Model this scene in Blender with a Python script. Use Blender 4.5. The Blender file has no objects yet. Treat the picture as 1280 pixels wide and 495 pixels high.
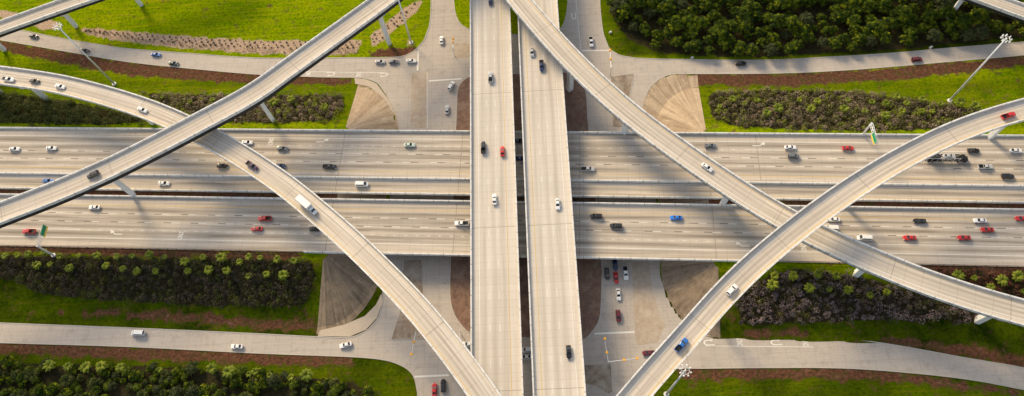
import bpy, math, random
import numpy as np
from mathutils import Matrix, Vector
from mathutils.geometry import tessellate_polygon
random.seed(7); rng = np.random.default_rng(7)
sc = bpy.context.scene
COL = sc.collection
# ---------------------------------------------------------------- camera
CAM_ROT = [[0.9979746, 0.0501225, 0.0391724], [-0.028118, 0.8999244, -0.4351383], [-0.0570624, 0.4331556, 0.8995111]]   # rows: world x, y, z in camera axes
CAM_H, CAM_F = 262.0, 24.38438

cd = bpy.data.cameras.new('camera'); cam = bpy.data.objects.new('camera', cd); COL.objects.link(cam)
cd.sensor_width = 36; cd.lens = CAM_F; cd.clip_start = 1; cd.clip_end = 9000
cam.matrix_world = Matrix.Translation((0, 0, CAM_H)) @ Matrix(CAM_ROT).to_4x4()
sc.camera = cam
# ---------------------------------------------------------------- sky, sun, exposure
SUN_EL = math.radians(28); SUN_AZ = math.radians(-33)      # azimuth from +y towards +x
w = bpy.data.worlds.new('World'); sc.world = w; w.use_nodes = True
nt = w.node_tree; bg = nt.nodes['Background']
sky = nt.nodes.new('ShaderNodeTexSky'); sky.sky_type = 'NISHITA'; sky.sun_disc = False
sky.sun_elevation = SUN_EL; sky.sun_rotation = SUN_AZ; sky.dust_density = 2.0
hs = nt.nodes.new('ShaderNodeHueSaturation'); hs.inputs['Saturation'].default_value = 0.5      # thin high cloud pales the blue
nt.links.new(sky.outputs[0], hs.inputs['Color']); nt.links.new(hs.outputs[0], bg.inputs[0]); bg.inputs[1].default_value = 0.068
sl = bpy.data.lights.new('sun', 'SUN'); sl.energy = 1.5; sl.angle = math.radians(17); sl.color = (1.0, 0.755, 0.42)
so = bpy.data.objects.new('sun', sl); COL.objects.link(so); so.location = (0, 0, 300)
sdir = Vector((math.sin(SUN_AZ)*math.cos(SUN_EL), math.cos(SUN_AZ)*math.cos(SUN_EL), math.sin(SUN_EL)))
so.rotation_euler = sdir.to_track_quat('Z', 'Y').to_euler()
vs = sc.view_settings; vs.view_transform = 'Standard'; vs.look = 'None'; vs.exposure = 1.62; vs.gamma = 1; vs.use_curve_mapping = False
# ---------------------------------------------------------------- site geometry (metres; x east, y north)
FWA = (0.99743, -0.07162)                     # unit vector along the freeway
def FW(s, t): return (s*FWA[0]-t*FWA[1], 130.8+s*FWA[1]+t*FWA[0])
def FWI(x, y): return (x*FWA[0]+(y-130.8)*FWA[1], -x*FWA[1]+(y-130.8)*FWA[0])
S0, S1, TN, TS, ZF = -85.0, 70.0, 23.2, -34.2, 7.0
def hz(x, y):
    """ground height: two embankments carry the freeway up to the overpass (numpy friendly)"""
    x = np.asarray(x, float); y = np.asarray(y, float)
    s, t = FWI(x, y)
    dt = np.maximum(0, np.maximum(t-TN, TS-t))/28.0
    ds = np.minimum(np.maximum(0, s-S0), np.maximum(0, S1-s))/21.0
    return np.clip(ZF*(1-np.hypot(ds, dt)), 0, 6.6)
RAMPS = {
 'A': dict(w=9.49, pts=[(-29.0, 247.4, 26.5), (-50.3, 228.1, 26.5), (-67.3, 211.9, 26.6), (-100.6, 182.0, 27.0), (-116.9, 167.5, 27.4), (-136.7, 154.5, 27.9), (-152.4, 144.7, 28.3), (-169.3, 134.9, 28.6), (-186.3, 126.4, 28.9), (-206.1, 117.9, 29.2), (-237.6, 105.3, 29.5), (-276.4, 92.1, 29.7)]),
 'B': dict(w=9.05, pts=[(-302.4, 199.0, 16.2), (-264.8, 196.7, 17.2), (-231.4, 190.0, 18.5), (-201.0, 181.5, 19.6), (-164.7, 167.0, 21.0), (-133.1, 149.6, 22.2), (-104.9, 129.9, 23.3), (-82.0, 110.2, 24.7), (-60.3, 89.0, 26.2), (-41.6, 68.3, 27.5), (-25.3, 46.8, 27.9), (-12.7, 27.4, 27.4), (-2.9, 9.8, 26.8)]),
 'C': dict(w=9.58, pts=[(-42.0, 282.0, 22.5), (-24.0, 248.0, 22.5), (-3.3, 210.9, 22.5), (15.8, 180.3, 22.3), (35.3, 154.4, 22.1), (55.6, 133.2, 21.6), (78.3, 112.2, 21.2), (96.9, 97.7, 21.0), (117.5, 85.0, 20.5), (138.3, 74.3, 19.8), (162.8, 64.7, 18.5), (195.1, 54.6, 17.0), (239.0, 43.9, 15.4)]),
 'D': dict(w=8.55, pts=[(12.7, 23.4, 28.9), (21.5, 32.8, 29.3), (32.5, 43.9, 29.8), (45.7, 56.5, 30.3), (61.9, 71.9, 30.6), (76.4, 83.9, 30.7), (96.1, 98.0, 30.4), (116.0, 110.5, 30.0), (135.7, 121.2, 29.3), (158.2, 131.4, 28.1), (181.8, 139.2, 26.6), (208.8, 145.5, 25.0), (246.2, 150.6, 23.0)]),
 'E': dict(w=7.5, pts=[(147.9, 236.7, 18.4), (177.5, 216.5, 17.4), (205.4, 199.0, 16.4), (211.0, 195.6, 16.2), (236.7, 180.5, 15.0), (281.2, 157.8, 13.4)]),
 'F': dict(w=7.7, pts=[(-306.6, 202.7, 11.4), (-276.7, 214.9, 12.2), (-252.7, 224.5, 12.9), (-238.5, 229.6, 13.5), (-224.0, 234.8, 14.1), (-192.2, 246.4, 14.8), (-147.7, 262.0, 15.8)]),
}
def spline(pts, step=2.5):
    """Catmull-Rom through 3-D points -> evenly spaced samples"""
    p = np.array(pts, float); p = np.vstack([2*p[0]-p[1], p, 2*p[-1]-p[-2]]); out = []
    for i in range(1, len(p)-2):
        a, b, c, d = p[i-1:i+3]; n = 24
        for k in range(n):
            u = k/n
            out.append(0.5*(2*b+(c-a)*u+(2*a-5*b+4*c-d)*u*u+(3*b-a-3*c+d)*u**3))
    out.append(p[-2]); out = np.array(out)
    L = np.r_[0, np.cumsum(np.hypot(*np.diff(out[:, :2], axis=0).T))]
    m = max(2, int(L[-1]/step)+1); q = np.linspace(0, L[-1], m)
    return np.c_[[np.interp(q, L, out[:, k]) for k in range(3)]].T, q
def tangents(c):
    t = np.gradient(c[:, :2], axis=0); t /= np.hypot(t[:, 0], t[:, 1])[:, None]
    return t
# ---------------------------------------------------------------- survey of the place (metres)
ROADS = {'north frontage west': [(-293.9, 243.7), (-266.5, 236.4), (-255.3, 233.8), (-233.0, 227.2), (-213.5, 222.0), (-196.4, 217.9), (-163.7, 212.6), (-131.6, 207.7), (-100.5, 205.5), (-85.0, 204.5), (-84.2, 193.1), (-99.4, 194.4),
                         (-130.3, 198.1), (-162.1, 203.6), (-194.7, 209.9), (-228.8, 218.8), (-264.0, 228.2), (-291.1, 235.2)],
 'north frontage east': [(71.7, 192.3), (106.5, 189.6), (135.0, 189.3), (163.3, 189.5), (191.7, 190.6), (220.0, 191.4), (255.1, 192.6), (252.5, 185.7), (217.5, 184.3), (161.4, 182.2), (133.2, 181.6), (105.1, 182.2),
                         (70.6, 184.4)],
 'south frontage west': [(-254.4, 85.4), (-219.9, 82.3), (-165.9, 77.9), (-113.5, 73.3), (-88.8, 71.0), (-75.2, 70.3), (-74.7, 62.6), (-112.5, 65.6), (-164.3, 70.3), (-217.4, 74.1), (-251.3, 76.7)],
 'south frontage east': [(60.1, 65.2), (83.0, 63.6), (99.6, 62.6), (112.0, 61.6), (128.7, 58.5), (151.6, 53.0), (171.3, 48.5), (196.6, 41.5), (193.8, 34.2), (168.8, 40.9), (149.3, 45.5), (126.2, 49.0), (105.8, 51.1), (80.9, 52.2),
                         (58.2, 52.9)],
 'cross street': [(-85.0, 204.5), (-69.7, 203.5), (-60.2, 203.8), (-55.4, 206.7), (-51.0, 212.5), (-48.5, 222.0), (-48.1, 236.8), (-48.5, 274.0), (37.1, 266.6), (34.0, 230.3), (33.9, 211.0), (36.0, 201.0), (40.5, 197.0),
                  (49.4, 194.6), (71.7, 192.3), (70.6, 184.4), (62.7, 184.7), (57.5, 182.9), (51.9, 178.0), (49.0, 171.8), (47.0, 165.6), (45.8, 161.6), (50.1, 90.9), (50.9, 80.4), (53.1, 73.3), (55.6, 67.6), (60.1, 65.2),
                  (58.2, 52.9), (47.4, 53.2), (43.4, 52.1), (40.1, 49.1), (38.0, 43.7), (33.4, 15.3), (-47.7, 17.9), (-48.8, 47.0), (-50.3, 53.5), (-52.2, 56.3), (-56.0, 58.8), (-62.2, 60.9), (-74.7, 62.6), (-75.2, 70.3),
                  (-69.7, 72.7), (-65.6, 77.3), (-64.0, 83.7), (-64.3, 91.4), (-64.2, 98.2), (-62.6, 165.2), (-63.3, 172.8), (-66.7, 180.8), (-71.9, 189.1), (-78.5, 192.3), (-84.2, 193.1)]}
EDGES = [[(-293.9, 243.7), (-266.5, 236.4), (-255.3, 233.8), (-233.0, 227.2), (-213.5, 222.0), (-196.4, 217.9), (-163.7, 212.6), (-131.6, 207.7), (-100.5, 205.5), (-85.0, 204.5), (-69.7, 203.5), (-60.2, 203.8), (-55.4, 206.7),
  (-51.0, 212.5), (-48.5, 222.0), (-48.1, 236.8), (-48.5, 274.0)],
 [(37.1, 266.6), (34.0, 230.3), (33.9, 211.0), (36.0, 201.0), (40.5, 197.0), (49.4, 194.6), (71.7, 192.3), (106.5, 189.6), (135.0, 189.3), (163.3, 189.5), (191.7, 190.6), (220.0, 191.4), (255.1, 192.6)],
 [(252.5, 185.7), (217.5, 184.3), (161.4, 182.2), (133.2, 181.6), (105.1, 182.2), (70.6, 184.4), (62.7, 184.7), (57.5, 182.9), (51.9, 178.0), (49.0, 171.8), (47.0, 165.6)],
 [(-63.3, 172.8), (-66.7, 180.8), (-71.9, 189.1), (-78.5, 192.3), (-84.2, 193.1), (-99.4, 194.4), (-130.3, 198.1), (-162.1, 203.6), (-194.7, 209.9), (-228.8, 218.8), (-264.0, 228.2), (-291.1, 235.2)],
 [(-254.4, 85.4), (-219.9, 82.3), (-165.9, 77.9), (-113.5, 73.3), (-88.8, 71.0), (-76.2, 70.3), (-69.7, 72.7), (-65.6, 77.3), (-64.0, 83.7), (-64.3, 91.4)],
 [(-47.7, 17.9), (-48.8, 47.0), (-50.3, 53.5), (-52.2, 56.3), (-56.0, 58.8), (-62.2, 60.9), (-74.7, 62.6), (-112.5, 65.6), (-164.3, 70.3), (-217.4, 74.1), (-251.3, 76.7)],
 [(50.9, 80.4), (53.1, 73.3), (55.6, 67.6), (60.1, 65.2), (83.0, 63.6), (99.6, 62.6), (112.0, 61.6), (128.7, 58.5), (151.6, 53.0), (171.3, 48.5), (196.6, 41.5)],
 [(193.8, 34.2), (168.8, 40.9), (149.3, 45.5), (126.2, 49.0), (105.8, 51.1), (80.9, 52.2), (58.2, 52.9), (47.4, 53.2), (43.4, 52.1), (40.1, 49.1), (38.0, 43.7), (33.4, 15.3)]]
ISLANDS = [('clay',
  [(-28.8, 190.2), (-32.5, 187.7), (-34.7, 183.9), (-35.0, 177.8), (-35.3, 162.6), (-37.1, 98.6), (-37.3, 85.1), (-36.0, 78.6), (-33.1, 73.6), (-29.1, 69.4), (13.6, 64.8), (17.5, 68.0), (21.0, 72.8), (22.3, 82.0), (23.8, 95.6),
   (22.9, 158.9), (23.7, 180.0), (21.2, 185.4), (16.7, 188.3), (13.5, 189.5)]),
 ('grass', [(-37.3, 267.5), (-37.0, 236.0), (-36.1, 226.9), (-33.8, 220.8), (-28.8, 216.6), (-9.0, 212.3), (9.9, 211.8), (14.6, 214.3), (17.3, 221.8), (18.7, 231.6), (21.1, 262.5)]),
 ('tan', [(-36.4, 209.5), (-28.8, 208.5), (-28.8, 200.6), (-35.9, 201.1)]), ('tan', [(-56.4, 193.4), (-49.0, 194.3), (-48.2, 163.4), (-55.7, 163.9)]),
 ('brown', [(35.0, 185.3), (45.6, 186.3), (44.3, 180.7), (41.4, 170.2), (37.9, 158.8), (33.7, 159.1)]), ('tan', [(35.5, 95.7), (42.2, 95.3), (42.2, 84.7), (43.8, 75.0), (45.7, 70.2), (41.8, 63.3), (34.2, 62.4), (33.6, 67.6)]),
 ('brown', [(-56.1, 101.2), (-48.9, 100.9), (-47.5, 85.0), (-46.4, 68.3), (-59.8, 68.7), (-57.1, 78.9)]), ('brown', [(13.3, 56.0), (23.7, 56.2), (23.4, 45.7), (21.6, 44.9), (17.4, 47.9), (13.1, 49.0)]),
 ('apron', [(-88.8, 71.2), (-88.1, 73.5), (-78.8, 75.3), (-70.7, 78.5), (-66.5, 82.9), (-64.6, 87.4), (-64.0, 83.7), (-65.8, 77.6), (-69.9, 73.0), (-76.2, 70.5)]),
 ('apron', [(-83.0, 192.6), (-78.1, 191.9), (-72.3, 188.8), (-67.0, 180.6), (-63.7, 172.8), (-64.8, 172.9), (-69.3, 181.0), (-75.6, 187.4), (-82.4, 189.4)]),
 ('apron', [(55.6, 67.4), (60.1, 65.4), (67.7, 64.8), (68.4, 66.7), (59.8, 67.7), (55.0, 72.3)])]
STOPS = [[(-53.5, 206.1), (-53.5, 195.0)], [(-48.1, 188.7), (-32.9, 188.9)], [(23.1, 200.8), (36.3, 200.1)], [(-50.3, 54.1), (-37.3, 54.2)], [(18.4, 67.6), (33.6, 67.6)]]
SLIPLINES = [[(-49.0, 193.8), (-48.2, 163.4)], [(22.5, 231.2), (22.7, 201.5)], [(-115.1, 198.7), (-84.4, 196.1), (-69.2, 194.8)], [(59.4, 61.2), (82.3, 60.0), (98.9, 59.1)], [(36.4, 94.9), (33.6, 67.6)]]
UARROWS = [(-95.0, 195.9), (-69.9, 193.7), (20.8, 222.0), (61.4, 62.4), (86.1, 61.4)]
ONLY = [(-105.3, 196.4), (-81.3, 194.3), (72.3, 62.0), (96.3, 61.0)]
DIRT = [[(-281.5, 231.5), (-263.7, 227.2), (-194.5, 209.1), (-130.3, 197.7), (-84.2, 192.6), (-83.9, 189.5), (-129.7, 193.5), (-161.0, 197.5), (-193.1, 202.5), (-227.0, 211.9), (-262.1, 222.2), (-279.9, 226.4)],
 [(-76.6, 204.3), (-73.7, 207.6), (-62.3, 208.6), (-52.8, 208.9), (-55.3, 205.3), (-60.2, 203.3)],
 [(70.5, 184.2), (105.0, 181.6), (161.1, 181.3), (217.3, 183.5), (238.1, 184.1), (236.9, 180.7), (216.0, 179.6), (187.6, 176.9), (159.7, 175.8), (131.9, 175.6), (104.0, 176.2), (71.2, 178.9)],
 [(-166.7, 83.9), (-146.8, 82.6), (-114.0, 78.7), (-89.9, 76.4), (-89.1, 73.5), (-113.9, 76.2), (-146.7, 80.2), (-166.6, 82.0)],
 [(-230.8, 74.8), (-217.2, 73.6), (-164.2, 69.8), (-112.4, 65.1), (-74.6, 62.3), (-74.4, 59.3), (-112.0, 62.0), (-163.3, 66.0), (-216.2, 70.4), (-229.7, 71.6)],
 [(-238.8, 115.6), (-224.7, 114.6), (-169.1, 109.6), (-115.1, 104.8), (-92.7, 103.0), (-98.5, 101.3), (-121.5, 102.1), (-168.5, 106.5), (-223.6, 110.9), (-237.7, 112.4)],
 [(47.3, 52.6), (80.8, 51.5), (109.4, 50.4), (126.0, 48.3), (168.6, 40.4), (168.1, 39.0), (125.4, 46.0), (91.7, 48.5), (48.4, 49.6)],
 [(123.5, 61.5), (154.2, 56.7), (172.6, 52.2), (185.6, 49.0), (184.3, 45.7), (171.5, 49.0), (151.9, 53.9), (123.2, 59.8)], [(74.4, 66.5), (97.8, 64.9), (97.6, 63.2), (74.2, 64.5)],
 [(98.2, 90.1), (180.0, 85.4), (191.4, 84.6), (188.4, 72.6), (177.1, 72.6), (166.1, 75.4), (147.4, 83.9), (121.7, 87.7)], [(-195.3, 85.5), (-166.7, 83.9), (-166.7, 82.9), (-195.2, 84.6)]]
MULCH = [[(-224.2, 232.8), (-211.5, 230.8), (-190.4, 227.2), (-165.5, 222.9), (-133.1, 218.3), (-101.4, 216.0), (-81.9, 215.3), (-82.1, 206.3), (-100.6, 207.2), (-132.0, 210.3), (-164.2, 215.5), (-189.0, 220.2), (-210.2, 225.2),
  (-221.2, 229.0)],
 [(-283.6, 251.2), (-270.0, 248.0), (-258.4, 244.6), (-259.7, 241.5), (-281.6, 244.8)], [(-251.4, 238.9), (-242.6, 240.2), (-236.0, 237.2), (-236.6, 233.2), (-244.7, 232.8)],
 [(-77.0, 216.8), (-70.8, 223.6), (-63.2, 230.5), (-57.1, 236.0), (-52.4, 237.2), (-53.5, 232.2), (-61.0, 224.4), (-70.3, 213.9), (-75.8, 209.6)], [(-59.8, 213.2), (-56.4, 212.9), (-55.5, 209.5), (-59.3, 209.3)]]
BEDS = {'west_evergreen': [(-270.2, 198.4), (-253.0, 195.1), (-227.4, 189.6), (-206.2, 183.9), (-182.6, 175.7), (-171.9, 171.0), (-182.5, 170.2), (-212.5, 172.0), (-243.3, 174.9), (-258.9, 176.4)],
 'west_mixed': [(-184.0, 190.5), (-154.6, 186.9), (-87.8, 182.5), (-86.4, 175.2), (-89.3, 166.3), (-131.1, 167.5), (-145.8, 171.4), (-158.9, 176.2)],
 'east_mixed': [(76.9, 173.2), (103.3, 173.0), (137.2, 169.7), (168.5, 161.7), (190.4, 154.0), (175.5, 146.5), (142.5, 145.8), (110.4, 148.7), (84.5, 152.2), (75.7, 158.4)],
 'south_dark': [(-237.4, 110.4), (-223.4, 109.3), (-188.9, 106.9), (-154.9, 104.2), (-121.5, 102.5), (-91.9, 100.0), (-90.8, 94.4), (-92.9, 84.7), (-98.0, 83.1), (-133.9, 85.1), (-177.2, 89.3), (-204.5, 93.4), (-215.3, 98.4),
                (-222.4, 100.6), (-236.5, 103.2)],
 'south_purple': [(73.5, 79.9), (84.9, 85.6), (97.7, 87.3), (120.9, 83.2), (148.5, 73.1), (161.8, 67.4), (160.0, 65.2), (124.4, 67.7), (95.2, 67.9), (72.9, 68.6)],
 'south_red': [(146.0, 84.5), (178.7, 81.4), (192.7, 79.9), (190.8, 70.3), (177.0, 72.1), (166.0, 74.9), (152.5, 80.1)]}
PALMS = {'south_dark': [(-219.8, 108.2), (-214.7, 108.2), (-209.5, 108.3), (-202.7, 108.6), (-196.0, 106.6), (-188.5, 106.9), (-180.0, 106.1), (-172.1, 105.4), (-191.5, 101.9), (-205.2, 103.6), (-200.2, 104.0), (-176.2, 102.1),
                (-169.0, 100.5), (-165.7, 105.4), (-158.0, 105.3), (-152.2, 104.4), (-143.0, 101.7), (-135.8, 103.2), (-127.8, 102.5), (-120.8, 100.8), (-117.2, 102.5), (-163.2, 99.2), (-155.2, 98.8), (-141.8, 98.2),
                (-133.2, 98.0), (-125.6, 97.3), (-116.9, 95.0), (-112.6, 102.0), (-105.3, 100.7), (-98.4, 100.0), (-109.4, 95.3), (-102.2, 94.3)],
 'east_mixed': [(103.3, 159.5), (114.2, 164.7), (117.3, 158.7), (121.4, 163.3), (130.9, 157.8), (134.4, 163.4), (139.2, 156.3), (143.9, 161.3), (149.2, 160.0), (145.9, 152.6), (155.0, 163.5), (154.2, 155.3), (158.0, 159.9),
                (165.0, 161.4), (162.4, 154.8), (166.6, 154.6), (171.6, 158.5), (178.8, 158.1), (184.5, 155.8), (79.8, 163.5), (86.1, 167.0), (90.7, 164.3), (96.3, 165.9), (98.3, 157.5)],
 'west_mixed': [(-171.0, 185.4), (-156.7, 181.3), (-146.4, 181.6), (-137.5, 178.5), (-117.1, 177.7), (-109.7, 179.3), (-98.4, 175.4), (-93.3, 173.1), (-114.1, 172.4)],
 'south_purple': [(87.2, 84.6), (94.1, 84.5), (99.4, 79.6), (107.0, 79.2), (113.4, 78.3), (121.3, 76.2), (127.6, 77.0), (85.9, 81.4), (103.3, 84.6), (110.0, 83.7)],
 'south_red': [(153.7, 81.5), (159.9, 80.6), (169.1, 79.0), (174.4, 79.9), (165.0, 76.9), (176.4, 74.9)],
 'south_verge': [(-185.0, 62.8), (-177.8, 62.2), (-171.4, 62.3), (-192.2, 63.4), (-164.0, 61.7), (-148.8, 60.1), (-135.8, 59.6), (-127.3, 59.6), (-120.5, 58.1), (-113.2, 57.2), (-105.0, 56.3), (-97.2, 55.3), (-90.4, 55.7),
                 (-110.8, 58.0)]}
WOOD = [(36.9, 245.3), (37.9, 230.0), (39.4, 217.2), (45.4, 206.3), (55.6, 198.2), (78.4, 193.8), (106.8, 191.4), (135.2, 190.7), (156.7, 191.3), (192.3, 192.6), (220.9, 194.3), (235.3, 195.4), (247.0, 228.0)]
VERGEBUSH = [(-225.0, 66.9), (-215.0, 66.2), (-188.6, 64.2), (-149.7, 61.7), (-111.5, 58.3), (-74.0, 52.9), (-66.1, 49.1), (-64.3, 43.8), (-219.4, 49.6)]
BEDSHRUB = [[(-222.8, 232.2), (-190.3, 226.7), (-165.4, 222.4), (-133.0, 218.1), (-101.4, 215.8), (-81.9, 214.8), (-82.1, 206.8), (-100.7, 207.6), (-132.0, 210.8), (-164.3, 216.0), (-189.1, 220.7), (-220.1, 229.4)],
 [(-76.2, 216.8), (-70.7, 223.2), (-63.2, 230.0), (-54.8, 236.9), (-54.7, 232.3), (-61.8, 224.4), (-70.3, 214.9), (-75.1, 210.5)]]
MASTS = [(-198.6, 197.3), (177.6, 161.6), (42.7, 44.1), (-57.1, 211.5)]
BOXES = [(72.8, 192.9), (178.9, 191.1), (37.2, 210.2)]
SIGNS = [(134.5, 144.0), (-200.2, 108.1)]
SIGNALS = [(-49.2, 69.6), (-32.5, 69.2), (22.2, 55.4), (35.0, 185.7), (-36.3, 202.1)]
PIERS = {'A': [(-114.2, 167.4), (-66.2, 210.3), (-171.7, 134.2)],
 'B': [(-253.2, 195.1), (-228.1, 189.3), (-170.8, 168.0), (-47.0, 68.3)],
 'C': [(16.9, 179.5), (40.7, 155.8), (73.1, 116.5), (116.9, 84.5), (159.2, 65.5)],
 'D': [(185.4, 138.5), (119.5, 114.3), (67.0, 66.9)],
 'E': [(192.2, 206.5)],
 'F': [(-226.9, 232.0), (-260.9, 222.1), (-195.3, 246.9)]}
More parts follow.
